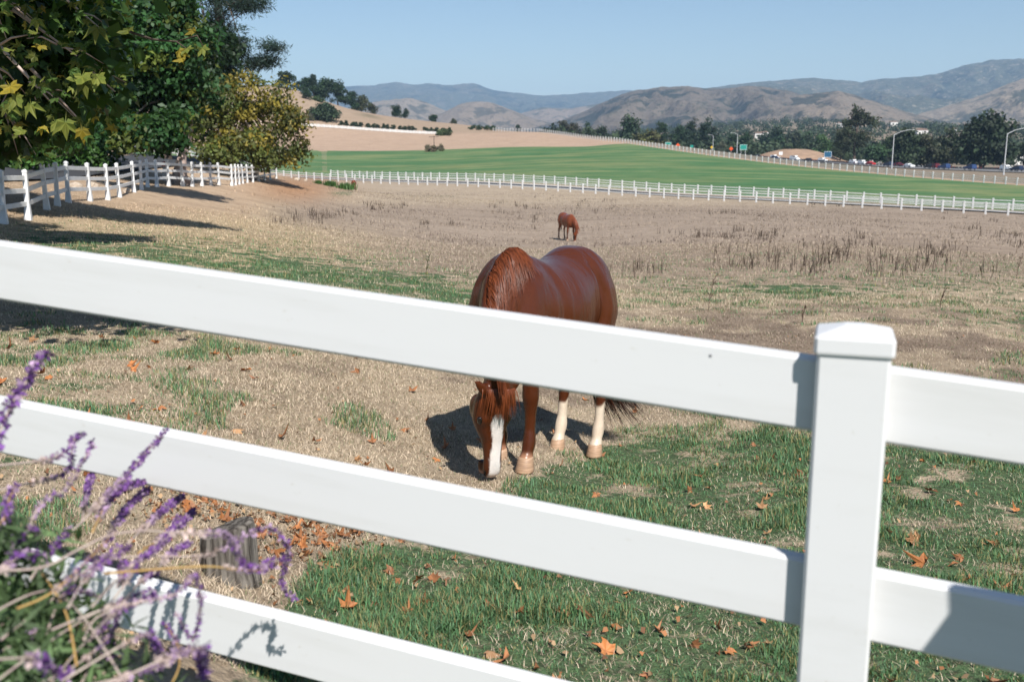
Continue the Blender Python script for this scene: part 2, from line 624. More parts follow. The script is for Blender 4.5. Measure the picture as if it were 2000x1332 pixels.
    hm = N(nt, 'ShaderNodeMath', operation='ADD')
    nt.links.new(n_fin, hm.inputs[0])
    nt.links.new(n_mid, hm.inputs[1])
    bump(nt, b, hm.outputs[0], 0.7, 0.05)
    me.materials.append(m)
    o = link('ground', me)
    return tag(o, 'dry paddock ground with green patches running back to the fields', kind='structure')


build_ground()


def strip(name, center, width, mat, lift, kind='structure', crown=0.0, label=None, n_per=40):
    """a ribbon of road laid along a polyline on the ground"""
    pts = []
    for a, b in zip(center[:-1], center[1:]):
        for k in range(n_per):
            pts.append(a.lerp(b, k / n_per))
    pts.append(center[-1])
    xs, ys = np.array([p.x for p in pts]), np.array([p.y for p in pts])
    tx, ty = np.gradient(xs), np.gradient(ys)
    L = np.hypot(tx, ty)
    nx, ny = -ty / L, tx / L
    cols = np.linspace(-0.5, 0.5, 7) * width
    V = []
    zc = H(xs, ys)
    for c in cols:
        X, Y = xs + nx * c, ys + ny * c
        V.append(np.stack([X, Y, H(X, Y, False) + lift], -1))
    V = np.array(V)
    idx = np.arange(V.shape[0] * V.shape[1]).reshape(V.shape[:2])
    q = np.stack([idx[:-1, :-1], idx[:-1, 1:], idx[1:, 1:], idx[1:, :-1]], -1).reshape(-1, 4)
    me = mesh_np(name, V.reshape(-1, 3), [q[:, ::-1]], mat, None, True)
    # make sure it faces up
    if me.polygons[0].normal.z < 0:
        me.flip_normals()
    return tag(link(name, me), label, kind=kind)


lane_mid = [(LANE_F[0] + LANE_B[0]) * 0.5, (LANE_F[1] + LANE_B[1]) * 0.5]
strip('road', lane_mid, 4.2, M['asphalt'], 0.12, n_per=120, label='narrow paved lane between the two white fences')
strip('highway', HIGHWAY, 24.0, M['asphalt_light'], 0.25, n_per=30, label='wide highway carrying the cars')

# ------------------------------------------------------------------ mountains
def mountain(name, label, ridge, D, depth, base_z, seed, c1, c2, c3, patch=0.5, rough=0.16, nu=260, nr=90, back=0.7):
    us = np.linspace(ridge[0][0], ridge[-1][0], nu)
    vs = np.interp(us, [p[0] for p in ridge], [p[1] for p in ridge])
    # smooth the outline, then give it small bumps
    ker = np.array([1, 3, 4, 3, 1.0])
    ker /= ker.sum()
    vs = np.convolve(np.pad(vs, 2, 'edge'), ker, 'valid')
    a, b = (us - 1000) / FPX, (666 - vs) / FPX
    rx, ry = a * D, (CT + ST * b) * D
    top = CAMZ + (-ST + CT * b) * D
    t = np.linspace(0, 1 + back, nr)
    X = np.empty((nr, nu))
    Y = np.empty((nr, nu))
    Z = np.empty((nr, nu))
    S_ = np.zeros((nr, nu))
    for i, tt in enumerate(t):
        s = 1 + (tt - 1) * depth / D
        X[i], Y[i] = rx * s, ry * s
        if tt <= 1:
            prof = tt ** 1.25
        else:
            prof = 1 - ((tt - 1) / back) ** 1.5 * 0.8
        wx, wy = X[i] / (depth * 0.42), Y[i] / (depth * 0.42)
        n = fbm(wx + seed, wy * 0.7, seed, 6, 0.52)
        rid = 1 - np.abs(2 * fbm(wx * 2.6 + seed * 3 + n * 0.8, wy * 0.8, seed + 5, 5, 0.55) - 1) * 2.2
        S_[i] = np.clip(0.5 - rid * 0.5, 0, 1)
        env = np.sin(math.pi * min(tt, 1.0)) ** 0.8 if tt <= 1 else 0.0
        h = (top - base_z)
        Z[i] = base_z + h * (prof + env * ((n - 0.5) * rough * 2.4 + (rid - 0.5) * rough * 1.5)) + (0 if tt < 0.9 else 1) * 0.0
        Z[i] += (fbm(X[i] / (depth * 0.02), Y[i] / (depth * 0.02), seed + 9, 4) - 0.5) * h * 0.035 * min(1, tt * 2)
    # never overtop the outline
    idx = np.arange(nr * nu).reshape(nr, nu)
    q = np.stack([idx[:-1, :-1], idx[:-1, 1:], idx[1:, 1:], idx[1:, :-1]], -1).reshape(-1, 4)
    me = mesh_np(name, np.stack([X, Y, Z], -1).reshape(-1, 3), [q], None, {'gully': S_.ravel()}, True)
    m, nt, bs = new_mat(name)
    bs.inputs['Roughness'].default_value = 1.0
    bs.inputs['Specular IOR Level'].default_value = 0.02
    geo = N(nt, 'ShaderNodeNewGeometry')
    pos = geo.outputs['Position']
    n1 = noise_out(nt, 5.0 / depth, 7, 0.6, pos)
    n2 = noise_out(nt, 26.0 / depth, 6, 0.68, pos)
    n3 = noise_out(nt, 90.0 / depth, 4, 0.7, pos)
    ad = N(nt, 'ShaderNodeMath', operation='MULTIPLY_ADD')
    nt.links.new(n2, ad.inputs[0])
    ad.inputs[1].default_value = 0.55
    nt.links.new(n1, ad.inputs[2])
    ga = N(nt, 'ShaderNodeAttribute', attribute_name='gully')
    a2 = N(nt, 'ShaderNodeMath', operation='MULTIPLY_ADD')
    nt.links.new(ga.outputs['Fac'], a2.inputs[0])
    a2.inputs[1].default_value = 0.30
    nt.links.new(ad.outputs[0], a2.inputs[2])
    f = ramp(nt, a2.outputs[0], 0.93 - patch * 0.10 - 0.025, 0.93 - patch * 0.10 + 0.03)
    c = mixc(nt, f, c1, c2)
    c = mixc(nt, ramp(nt, n3, 0.56, 0.64, 0, 0.85), c, c3)
    n4 = noise_out(nt, 14.0 / depth, 5, 0.7, pos)
    c = mixc(nt, ramp(nt, n4, 0.54, 0.62, 0, 0.6), c, c3 if c1[0] > 0.15 else (0.16, 0.135, 0.095))
    nt.links.new(c, bs.inputs['Base Color'])
    bump(nt, bs, n2, 1.0, depth * 0.022)
    me.materials.append(m)
    return tag(link(name, me), label, kind='structure')


CHAP = (0.085, 0.088, 0.056)
CHAP2 = (0.032, 0.040, 0.025)
TAN = (0.34, 0.235, 0.155)
mountain('mountain', 'blue grey mountain ridge on the horizon', [(380, 192), (560, 180), (640, 171), (690, 169), (735, 166), (775, 159), (800, 166), (845, 163), (880, 167), (905, 163), (930, 164), (960, 175), (1000, 181), (1060, 187), (1110, 184), (1200, 178), (1300, 176), (1450, 180)],
         9000, 2600, -8, 4, CHAP, CHAP2, (0.20, 0.16, 0.11), 0.2)
mountain('mountain', 'high scrub covered mountain with pale rock on its flank', [(1300, 185), (1430, 166), (1480, 160), (1590, 152), (1640, 156), (1682, 161), (1720, 153), (1765, 152), (1800, 149), (1840, 142), (1880, 129), (1940, 117), (2000, 115), (2100, 108), (2300, 118)],
         6200, 2600, -8, 12, CHAP, CHAP2, (0.34, 0.28, 0.21), 0.2)
mountain('mountain', 'low pinkish hill behind the tree clad slope', [(530, 292), (640, 230), (700, 205), (750, 196), (800, 192), (830, 199), (860, 213), (900, 226), (960, 240), (1070, 292)], 4300, 900, -8, 21, (0.255, 0.205, 0.155), (0.10, 0.09, 0.065), (0.08, 0.08, 0.05), 0.3, 0.1, 160, 60)
mountain('mountain', 'smooth dome of dry hill with a dark shoulder', [(710, 292), (820, 240), (870, 218), (900, 203), (930, 198), (960, 200), (1000, 216), (1040, 231), (1090, 244), (1200, 292)], 3700, 900, -8, 33, (0.235, 0.185, 0.14), (0.10, 0.09, 0.07), (0.10, 0.09, 0.06), 0.2, 0.12, 160, 60)
mountain('mountain', 'band of distant foothills between the domes', [(790, 292), (900, 236), (1000, 226), (1060, 210), (1110, 213), (1160, 205), (1210, 192), (1260, 196), (1340, 206), (1450, 292)], 5200, 1300, -8, 41, (0.26, 0.20, 0.15), (0.10, 0.095, 0.07), (0.08, 0.08, 0.055), 0.5, 0.12, 200, 60)
mountain('mountain', 'broad brown mountain with scrub in its gullies', [(930, 292), (1040, 250), (1100, 235), (1150, 214), (1200, 190), (1235, 178), (1290, 172), (1330, 171), (1400, 174), (1450, 170), (1490, 170), (1540, 176), (1580, 192), (1640, 212), (1700, 240), (1810, 292)], 3300, 1400, -8, 55, (0.160, 0.130, 0.100), (0.045, 0.048, 0.038), (0.04, 0.048, 0.03), 0.65, 0.2)
mountain('mountain', 'rounded tan hill beneath the high mountain', [(1330, 292), (1440, 235), (1500, 205), (1560, 186), (1610, 180), (1640, 178), (1670, 186), (1720, 202), (1780, 222), (1850, 238), (1950, 252), (2060, 292)], 2900, 1100, -8, 63, (0.215, 0.170, 0.125), (0.065, 0.062, 0.045), (0.04, 0.048, 0.03), 0.55, 0.15, 220, 80)
mountain('mountain', 'pale grassy spur dotted with dark oaks', [(1590, 292), (1700, 252), (1760, 236), (1800, 221), (1850, 207), (1900, 192), (1950, 172), (1990, 156), (2060, 135), (2200, 120)], 3600, 1500, -8, 77, (0.29, 0.228, 0.162), (0.09, 0.085, 0.055), (0.04, 0.048, 0.028), 0.3, 0.16)

# ------------------------------------------------------------------ haze
hz = MB()
hz.box(-11000, 11000, -600, 11500, -14, 600)
hm, hnt, hb = new_mat('haze')
hnt.nodes.remove(hb)
pv = N(hnt, 'ShaderNodeVolumePrincipled')
pv.inputs['Color'].default_value = (0.46, 0.70, 1.0, 1)
pv.inputs['Density'].default_value = 0.95e-4
pv.inputs['Anisotropy'].default_value = 0.0
hnt.links.new(pv.outputs[0], hnt.nodes['Material Output'].inputs['Volume'])
ho = hz.build('haze', hm)
tag(ho, 'pale blue haze in front of the far mountains', kind='stuff')

# ------------------------------------------------------------------ fences
def post_mesh(wd, h, flare=0.0, below=0.15, cap=True):
    mb = MB()
    a = wd / 2
    secs = [(-below, a * (1 + flare)), (0.0, a * (1 + flare)), (0.12, a * (1 + flare * 0.75)), (0.45, a), (h, a)] if flare else [(-below, a), (h, a)]
    if cap:
        secs += [(h + 0.002, a * 1.12), (h + 0.05, a * 1.12), (h + 0.085, a * 0.15)]
    mb.rings([[(-s, -s, z), (s, -s, z), (s, s, z), (-s, s, z)] for z, s in secs])
    return mb


def rail_unit(hh, th):
    mb = MB()
    mb.box(0, 1, -th / 2, th / 2, -hh / 2, hh / 2, min(th, hh) * 0.12)
    return mb


def place_rail(o, a, b):
    d = b - a
    L = d.length
    x = d / L
    y = Vector((0, 0, 1)).cross(x).normalized()
    z = x.cross(y)
    o.matrix_local = Matrix(((x.x * L, y.x, z.x, a.x), (x.y * L, y.y, z.y, a.y), (x.z * L, y.z, z.z, a.z), (0, 0, 0, 1)))


def resample(line, step, jitter=0.0, rnd=None):
    out, acc = [Vector(line[0])], 0.0
    cur = Vector(line[0])
    for nx in line[1:]:
        nx = Vector(nx)
        while True:
            d = Vector((nx.x - cur.x, nx.y - cur.y))
            need = step - acc
            if d.length < need:
                acc += d.length
                cur = nx
                break
            cur = cur.lerp(nx, need / d.length)
            acc = 0.0
            out.append(cur.copy())
    return out


def fence(name, label, line, step, h, wd, rails, rail_h, rail_t, mat, flare=0.0, long_rails=False, given=False, seed=1, wob=0.0):
    rnd = random.Random(seed)
    pts = [Vector(p) for p in line] if given else resample(line, step)
    pts = [Vector((p.x, p.y, gz(p.x, p.y))) for p in pts]
    root = thing(name, label, 'fence', pts[0])
    inv = -pts[0]
    pm = post_mesh(wd, h, flare).mesh('post', mat)
    rm = rail_unit(rail_h, rail_t).mesh('rail', mat)
    tops = []
    for i, p in enumerate(pts):
        q = pts[min(i + 1, len(pts) - 1)] - pts[max(i - 1, 0)]
        o = link('post', pm, root)
        o.location = p + inv
        o.rotation_euler = (rnd.uniform(-wob, wob), rnd.uniform(-wob, wob), math.atan2(q.y, q.x))
        tops.append(p + inv)
    for zr in rails:
        if long_rails:
            mb = MB()
            for a, b in zip(tops[:-1], tops[1:]):
                x = (b - a).normalized()
                y = Vector((0, 0, 1)).cross(x).normalized() * rail_t / 2
                zz = Vector((0, 0, rail_h / 2))
                A, B = a + Vector((0, 0, zr)), b + Vector((0, 0, zr))
                mb.rings([[A - y - zz, A + y - zz, A + y + zz, A - y + zz], [B - y - zz, B + y - zz, B + y + zz, B - y + zz]])
            mb.build('rail', mat, root)
            continue
        for a, b in zip(tops[:-1], tops[1:]):
            o = link('rail', rm, root)
            dz = rnd.uniform(-wob, wob) * 0.5
            place_rail(o, a + Vector((0, 0, zr + dz)), b + Vector((0, 0, zr - dz)))
    return root, pts


# the near fence: explicit geometry of the two bays in view
def near_fence():
    rd = Vector((-3.3256, 1.0776, 0.2927))
    rd.normalize()                                   # along the rails, towards the left, rising with the ground
    hd = Vector((rd.x, rd.y, 0)).normalized()
    nrm = Vector((-hd.y, hd.x, 0))
    if nrm.y > 0:
        nrm = -nrm                                   # towards the camera side
    W, RT, RH = 0.127, 0.040, 0.140
    p_top = P(1668, 693, 1.772)                      # front face of the post just under the cap
    pc = Vector((p_top.x, p_top.y, 0)) - nrm * (W / 2)
    top = p_top.z
    root = thing('board_fence', 'white three rail vinyl fence in front of the grazing horse', 'fence', (pc.x, pc.y, 0))
    ang = math.atan2(-hd.y, -hd.x)
    BAY = 2.3
    pm = MB()
    a, c = W / 2, 0.006

    def sq(s, z, c=c):
        return [(-s + c, -s, z), (s - c, -s, z), (s, -s + c, z), (s, s - c, z), (s - c, s, z), (-s + c, s, z), (-s, s - c, z), (-s, -s + c, z)]
    pm.rings([sq(a, -0.4), sq(a, 1.24)])
    cm = MB()
    k = a + 0.0045
    cm.rings([sq(k, 1.236), sq(k + 0.001, 1.240), sq(k + 0.001, 1.264), sq(k - 0.003, 1.2695), sq(0.018, 1.283, 0.004)])
    pmesh, cmesh = pm.mesh('post', M['vinyl']), cm.mesh('cap', M['vinyl'])
    rmesh = MB()
    rmesh.box(0, 1, -RT / 2, RT / 2, -RH / 2, RH / 2, 0.006)
    rmesh = rmesh.mesh('rail', M['vinyl'])
    rise = rd.z / math.hypot(rd.x, rd.y)
    global RAIL_AT, RAIL_N
    RAIL_AT, RAIL_N = Vector((pc.x, pc.y, 0)) + nrm * (RT / 2), nrm
    base = []
    for i in (-1, 0, 1, 2):
        q = hd * (BAY * i)
        o = link('post', pmesh, root)
        o.location = (q.x, q.y, top - 1.238 + rise * BAY * i)
        o.rotation_euler = (0, 0, ang)
        cp = link('cap', cmesh, o)
        base.append(Vector((q.x, q.y, top + rise * BAY * i)))
    # height of rail tops at the post, below the cap line
    for drop in (0.026, 0.421, 0.818):
        for j in range(3):
            o = link('rail', rmesh, root)
            A = base[j] + Vector((0, 0, -drop - RH / 2))
            B = base[j + 1] + Vector((0, 0, -drop - RH / 2))
            d = (B - A).normalized()
            place_rail(o, A + d * 0.005, B - d * 0.005)
    for u, v in ((1388, 694),):
        eye = Vector((0, 0, CAMZ))
        ray = P(u, v, 1.0) - eye
        hit = eye + ray * ((RAIL_AT - eye).dot(RAIL_N) / ray.dot(RAIL_N))
        sm = MB()
        sm.rings([[hit - root.location + RAIL_N * t + (hd * math.cos(q) + Vector((0, 0, math.sin(q)))) * r for q in [2 * math.pi * k / 8 for k in range(8)]] for t, r in ((-0.002, 0.0032), (0.0012, 0.0032), (0.002, 0.0018))])
        sm.build('screw', simple('dull_screw', (0.25, 0.25, 0.26), None, 5, 0.5), root)
    return root


near_fence()

LF = [(-95, 470, 20.5), (8, 436, 25), (55, 424, 26.5), (92, 412, 29), (113, 408, 30.5), (134, 399, 32.5), (176, 394, 35), (211, 390, 37), (234, 387, 39), (262, 376, 43), (277, 375, 45.5), (289, 371, 48),
      (307, 370, 49.5), (330, 367, 51.5), (357, 366, 53), (376, 366, 54.5), (395, 366, 56), (412, 365, 58), (428, 365, 60), (453, 363, 62), (460, 362, 64), (467, 359, 67), (474, 357, 70), (483, 355, 73), (494, 353, 76), (505, 352, 79), (517, 352, 83), (528, 352, 86), (540, 352, 90)]
fence('board_fence', 'white three rail fence curving along the shaded drive under the trees', [P(*c) for c in LF], 0, 1.25, 0.115, (0.42, 0.78, 1.12), 0.125, 0.04, M['vinyl_far'], 0.55, given=True, seed=5, wob=0.025)
RF = [P(150, 300, 92), P(262, 302, 102), P(330, 309, 108), P(410, 318, 116), P(520, 331, 128)]
fence('board_fence', 'short white fence on the bank beyond the shaded drive', RF, 2.6, 1.3, 0.13, (0.4, 0.75, 1.12), 0.16, 0.05, M['vinyl_far'], seed=6)
fence('board_fence', 'white fence along the near side of the narrow lane', [LANE_F[1], LANE_F[0]], 2.3, 1.28, 0.17, (0.42, 0.78, 1.14), 0.11, 0.05, M['vinyl_far'], seed=7, wob=0.01)
fence('board_fence', 'white fence along the field side of the narrow lane', [LANE_B[1], LANE_B[0]], 2.3, 1.28, 0.17, (0.42, 0.78, 1.14), 0.11, 0.05, M['vinyl_far'], seed=8, wob=0.01)
fence('board_fence', 'long pale fence running up the field edge beside the highway', RIGHT_F, 2.3, 1.35, 0.19, (0.42, 0.78, 1.16), 0.08, 0.05, M['vinyl_far'], long_rails=True, seed=9, wob=0.02)
fence('board_fence', 'white fence across the top of the ploughed field', CREST_F, 2.4, 1.3, 0.14, (0.35, 0.68, 1.02), 0.24, 0.05, M['vinyl_far'], long_rails=True, seed=10)

# drive behind the left fence
_dr = [P(-500, 400, 24), P(-200, 374, 34), P(40, 352, 48), P(190, 335, 63), P(300, 319, 82), P(400, 313, 105), P(480, 325, 128)]
strip('drive', [Vector((p.x, p.y, 0)) for p in _dr], 5.5, M['asphalt'], 0.10, n_per=24, label='dark asphalt drive in the shade of the trees')

# ------------------------------------------------------------------ weathered stump post
def stump():
    g = on_ground(452, 1128, 3.93)
    root = thing('stump_post', 'weathered grey wooden post stump in the grass behind the fence', 'post', g, 0.3)
    m = simple('weathered_wood', (0.20, 0.18, 0.155), (0.05, 0.042, 0.036), 9, 0.9, 0.1, 0.9, (5, 5, 0.35), bdist=0.02)
    mb = MB()
    rings = []
    n = 20
    rnd = random.Random(3)
    gro = [rnd.uniform(0.88, 1.04) for _ in range(n)]
    for k, (z, s) in enumerate([(-0.1, 1.2), (0.0, 1.13), (0.05, 1.04), (0.11, 1.0), (0.18, 0.98), (0.208, 0.95), (0.216, 0.84)]):
        ring = []
        for i in range(n):
            a = 2 * math.pi * i / n
            rr = 0.108 * s * gro[i] * (1 + 0.02 * math.sin(5 * a + k))
            ring.append((rr * math.cos(a), rr * math.sin(a) * 0.95, z + (0.03 * math.cos(a + 0.4) if z > 0.1 else 0)))
        rings.append(ring)
    mb.rings(rings)
    mb.build('trunk', m, root)


stump()

# ------------------------------------------------------------------ horses
def loft_into(mb, stations, n=20):
    """stations: (center, axis_a vector, axis_b vector) ellipses"""
    rings = []
    for c, a, b in stations:
        c, a, b = Vector(c), Vector(a), Vector(b)
        rings.append([c + a * math.cos(2 * math.pi * k / n) + b * math.sin(2 * math.pi * k / n) for k in range(n)])
    mb.rings(rings)


HP = dict(poll=Vector((0.935, 0.150, 0.535)), muz=Vector((0.86, 0.085, -0.03)), yaw=R(66))


def horse_body(shear, voxel, leg_shift, hp=HP, rear=0.0):
    mb = MB()
    X, Y, Z = Vector((1, 0, 0)), Vector((0, 1, 0)), Vector((0, 0, 1))

    # trunk
    st = []
    for x, zc, hh, hw in [(0.70, 1.03, 0.13, 0.11), (0.64, 1.03, 0.24, 0.19), (0.52, 1.05, 0.345, 0.24), (0.38, 1.06, 0.365, 0.262), (0.22, 1.05, 0.36, 0.285), (0.05, 1.035, 0.345, 0.312), (-0.12, 1.04, 0.34, 0.325),
                          (-0.28, 1.065, 0.33, 0.30), (-0.43, 1.125, 0.335, 0.262), (-0.57, 1.175, 0.315, 0.285), (-0.70, 1.19, 0.28, 0.26), (-0.80, 1.175, 0.22, 0.205), (-0.87, 1.15, 0.11, 0.10)]:
        ring = []
        n = 32
        wither = math.exp(-((x - 0.36) / 0.17) ** 2)
        for k in range(n):
            q = 2 * math.pi * k / n
            c, s = math.cos(q), math.sin(q)
            w_ = hw
            if s > 0:
                w_ = hw * (1 - 0.42 * wither * s ** 1.5 - 0.06 * s ** 2)
            zz = zc + hh * (abs(s) ** 0.92 * (1 if s > 0 else -1))
            if x < -0.5 and s > 0.8:
                zz -= 0.012 * math.exp(-(c / 0.25) ** 2)       # groove along the croup
            ring.append((x, w_ * (abs(c) ** 0.9 * (1 if c > 0 else -1)), zz))
        st.append(ring)
    mb.rings(st)
    # chest, shoulders
    for sgn in (1, -1):
        sh = leg_shift['lf' if sgn > 0 else 'rf']
        loft_into(mb, [((0.36, 0.13 * sgn, 1.30), X * 0.08, Y * 0.06), ((0.42, 0.150 * sgn, 1.16), X * 0.17, Y * 0.09), ((0.50, 0.160 * sgn, 1.00), X * 0.17, Y * 0.095), ((0.49 + sh * 0.15, 0.16 * sgn, 0.88), X * 0.13, Y * 0.088), ((0.46 + sh * 0.25, 0.165 * sgn, 0.76), X * 0.088, Y * 0.07)], 20)
        y = 0.155 * sgn
        fl = [(0.80, 0.46, 0.098, 0.074), (0.72, 0.45, 0.080, 0.064), (0.60, 0.44, 0.063, 0.054), (0.52, 0.437, 0.058, 0.054), (0.47, 0.436, 0.060, 0.056), (0.42, 0.430, 0.050, 0.046), (0.36, 0.428, 0.041, 0.037), (0.26, 0.428, 0.039, 0.035), (0.19, 0.43, 0.050, 0.043), (0.155, 0.437, 0.050, 0.044), (0.11, 0.455, 0.040, 0.038), (0.075, 0.47, 0.052, 0.048), (0.05, 0.475, 0.052, 0.05)]
        loft_into(mb, [((x + sh * (0.85 - z) / 0.85, y, z), X * a, Y * b) for z, x, a, b in fl], 16)
        # haunch and hind leg
        hs = leg_shift['lh' if sgn > 0 else 'rh']
        y = 0.15 * sgn
        loft_into(mb, [((-0.57, 0.12 * sgn, 1.36), X * 0.15, Y * 0.10), ((-0.60, 0.14 * sgn, 1.22), X * 0.235, Y * 0.15), ((-0.60, 0.168 * sgn, 1.05), X * 0.240, Y * 0.150), ((-0.57, 0.175 * sgn, 0.90), X * 0.195, Y * 0.125), ((-0.63, 0.16 * sgn, 0.77), X * 0.125, Y * 0.088)], 20)
        hl = [(0.82, -0.61, 0.15, 0.10), (0.70, -0.69, 0.105, 0.072), (0.62, -0.76, 0.082, 0.055), (0.555, -0.815, 0.078, 0.052), (0.50, -0.825, 0.068, 0.05), (0.44, -0.82, 0.052, 0.042), (0.36, -0.815, 0.043, 0.037), (0.25, -0.81, 0.042, 0.037), (0.19, -0.805, 0.053, 0.046), (0.15, -0.795, 0.052, 0.046), (0.11, -0.78, 0.042, 0.04), (0.075, -0.765, 0.054, 0.05), (0.05, -0.76, 0.054, 0.052)]
        loft_into(mb, [((x + hs * (0.9 - z) / 0.9, y, z), X * a, Y * b) for z, x, a, b in hl], 16)
    # neck, arched down to the grazing head
    po = hp['poll']
    ctr = [Vector((0.36, 0, 1.14)), Vector((0.52, 0.01, 1.13)), Vector((0.67, 0.035, 1.06)), Vector((0.79, 0.075, 0.95)), Vector((0.87, 0.115, 0.82)), Vector((0.895, 0.14, 0.70)), Vector((po.x - 0.05, po.y, po.z - 0.02))]
    ra = [0.30, 0.255, 0.215, 0.178, 0.150, 0.128, 0.105]
    rb = [0.19, 0.158, 0.125, 0.104, 0.094, 0.090, 0.085]
    stn = []
    for i, c in enumerate(ctr):
        t = (ctr[min(i + 1, 6)] - ctr[max(i - 1, 0)]).normalized()
        b = Y
        a = t.cross(b).normalized()
        if i == 0:
            a = Vector((0.35, 0, 0.93)).normalized()
        if a.z < 0 and a.x < 0:
            a = -a
        stn.append((c, a * ra[i], b * rb[i]))
    rings = []
    n = 24
    for c, a, b in stn:
        ring = []
        for k in range(n):
            q = 2 * math.pi * k / n
            cc, ss = math.cos(q), math.sin(q)
            f = 1 - 0.45 * max(cc, 0) ** 2          # narrow towards the crest
            ring.append(c + a * cc + b * ss * f)
        rings.append(ring)
    mb.rings(rings)
    # head
    ax = (hp['muz'] - po)
    L = ax.length
    ax.normalize()
    yaw = hp['yaw']
    dors = Vector((math.cos(yaw), math.sin(yaw), 0))
    dors = (dors - ax * dors.dot(ax)).normalized()      # face normal
    lat = ax.cross(dors).normalized()
    HS = [(-0.05, 0.085, 0.075, 0.02), (0.03, 0.115, 0.095, 0.0), (0.14, 0.145, 0.112, -0.004), (0.27, 0.155, 0.118, -0.004), (0.36, 0.155, 0.118, 0.0), (0.46, 0.135, 0.096, 0.004), (0.58, 0.103, 0.068, 0.004), (0.70, 0.086, 0.060, 0.002), (0.80, 0.078, 0.060, 0.0), (0.89, 0.074, 0.064, 0.003), (0.955, 0.066, 0.058, 0.012), (1.0, 0.044, 0.042, 0.03), (1.02, 0.02, 0.02, 0.045)]
    n = 24
    rings = []
    for t, a, b, off in HS:
        c = po + ax * (L * t) - dors * (a * 0.5 + off) + dors * 0.035
        ring = []
        for k in range(n):
            q = 2 * math.pi * k / n
            cc, ss = math.cos(q), math.sin(q) * 1.08
            f = 1.0
            if cc < 0:
                f = 1 - 0.35 * (-cc) ** 1.5              # jaw narrows
            flat = 1 - 0.10 * max(cc, 0) ** 4
            ring.append(c + dors * (cc * a * 0.62 * flat) + lat * (ss * b * f))
        rings.append(ring)
    mb.rings(rings)
    # jaw (cheek) discs, brow ridges, nostril rims, lips
    for sgn in (1, -1):
        c = po + ax * (L * 0.25) - dors * 0.085 + lat * 0.052 * sgn
        loft_into(mb, [(c - lat * 0.03 * sgn, ax * 0.10, dors * 0.085), (c + lat * 0.02 * sgn, ax * 0.095, dors * 0.078), (c + lat * 0.038 * sgn, ax * 0.05, dors * 0.04)], 16)
        c = po + ax * (L * 0.315) + dors * 0.012 + lat * 0.088 * sgn
        loft_into(mb, [(c - lat * 0.035 * sgn, ax * 0.055, dors * 0.035), (c + lat * 0.012 * sgn, ax * 0.042, dors * 0.028), (c + lat * 0.022 * sgn, ax * 0.015, dors * 0.01)], 12)
        # ears
        c = po + ax * 0.02 + dors * 0.012 + lat * 0.062 * sgn
        out = (lat * sgn * 0.80 - ax * 0.62 + dors * 0.12).normalized()
        e1 = ax.cross(out).normalized()
        e1 = (dors - out * dors.dot(out)).normalized()
        e2 = out.cross(e1)
        loft_into(mb, [(c - out * 0.03, e1 * 0.028, e2 * 0.030), (c + out * 0.02, e1 * 0.024, e2 * 0.036), (c + out * 0.07, e1 * 0.017, e2 * 0.040), (c + out * 0.115, e1 * 0.013, e2 * 0.028), (c + out * 0.15, e1 * 0.008, e2 * 0.010), (c + out * 0.158, e1 * 0.004, e2 * 0.004)], 12)
    # lower lip and chin
    c = po + ax * (L * 0.95) - dors * 0.085
    loft_into(mb, [(c - ax * 0.06, dors * 0.035, lat * 0.040), (c, dors * 0.036, lat * 0.044), (c + ax * 0.035, dors * 0.022, lat * 0.03)], 12)
    # dock of the tail
    loft_into(mb, [((-0.80, 0, 1.30), Z * 0.06, Y * 0.06), ((-0.88, 0, 1.28), Z * 0.05, Y * 0.05), ((-0.925, 0.0, 1.18), X * 0.042, Y * 0.042), ((-0.93, 0.0, 1.05), X * 0.032, Y * 0.032), ((-0.925, 0, 0.95), X * 0.015, Y * 0.015)], 12)
    mb.v = [(x, y, z * (1 + rear * float(smooth(0.15, -0.5, x))) - shear * (0.465 - x)) for x, y, z in mb.v]
    tmp = link('tmp_horse', mb.mesh('tmp_horse'))
    md = tmp.modifiers.new('r', 'REMESH')
    md.mode = 'VOXEL'
    md.voxel_size = voxel
    sm = tmp.modifiers.new('s', 'SMOOTH')
    sm.factor = 0.5
    sm.iterations = max(3, int(round(0.095 / voxel)))
    dg = bpy.context.evaluated_depsgraph_get()
    me = bpy.data.meshes.new_from_object(tmp.evaluated_get(dg))
    bpy.data.objects.remove(tmp)
    me.name = 'body'
    # even out the trunk, neck and haunches; legs and head keep their bones
    nv = len(me.vertices)
    cc = np.empty(nv * 3)
    me.vertices.foreach_get('co', cc)
    cc = cc.reshape(-1, 3)
    ed = np.empty(len(me.edges) * 2, np.int64)
    me.edges.foreach_get('vertices', ed)
    ed = ed.reshape(-1, 2)
    deg = np.bincount(ed.ravel(), minlength=nv)[:, None].astype(float)
    zz = cc[:, 2] + shear * (0.465 - cc[:, 0])
    wgt = (smooth(0.72, 0.92, zz) * (1 - smooth(0.74, 0.84, cc[:, 0])))[:, None] * 0.6
    for _ in range(int(0.26 / voxel)):
        acc = np.zeros_like(cc)
        for k in range(3):
            acc[:, k] = np.bincount(ed[:, 0], cc[ed[:, 1], k], nv) + np.bincount(ed[:, 1], cc[ed[:, 0], k], nv)
        cc = cc + wgt * (acc / deg - cc)
    # flank fold in front of the thigh, soft hollow behind the shoulder
    zz = cc[:, 2] + shear * (0.465 - cc[:, 0])
    sy = np.sign(cc[:, 1]) * smooth(0.10, 0.2, np.abs(cc[:, 1]))
    xc = -0.375 - 0.10 * np.sin(np.clip((zz - 0.85) / 0.55, 0, 1) * math.pi * 0.9)
    dx = cc[:, 0] - xc
    wz = smooth(0.80, 0.95, zz) * (1 - smooth(1.36, 1.50, zz))
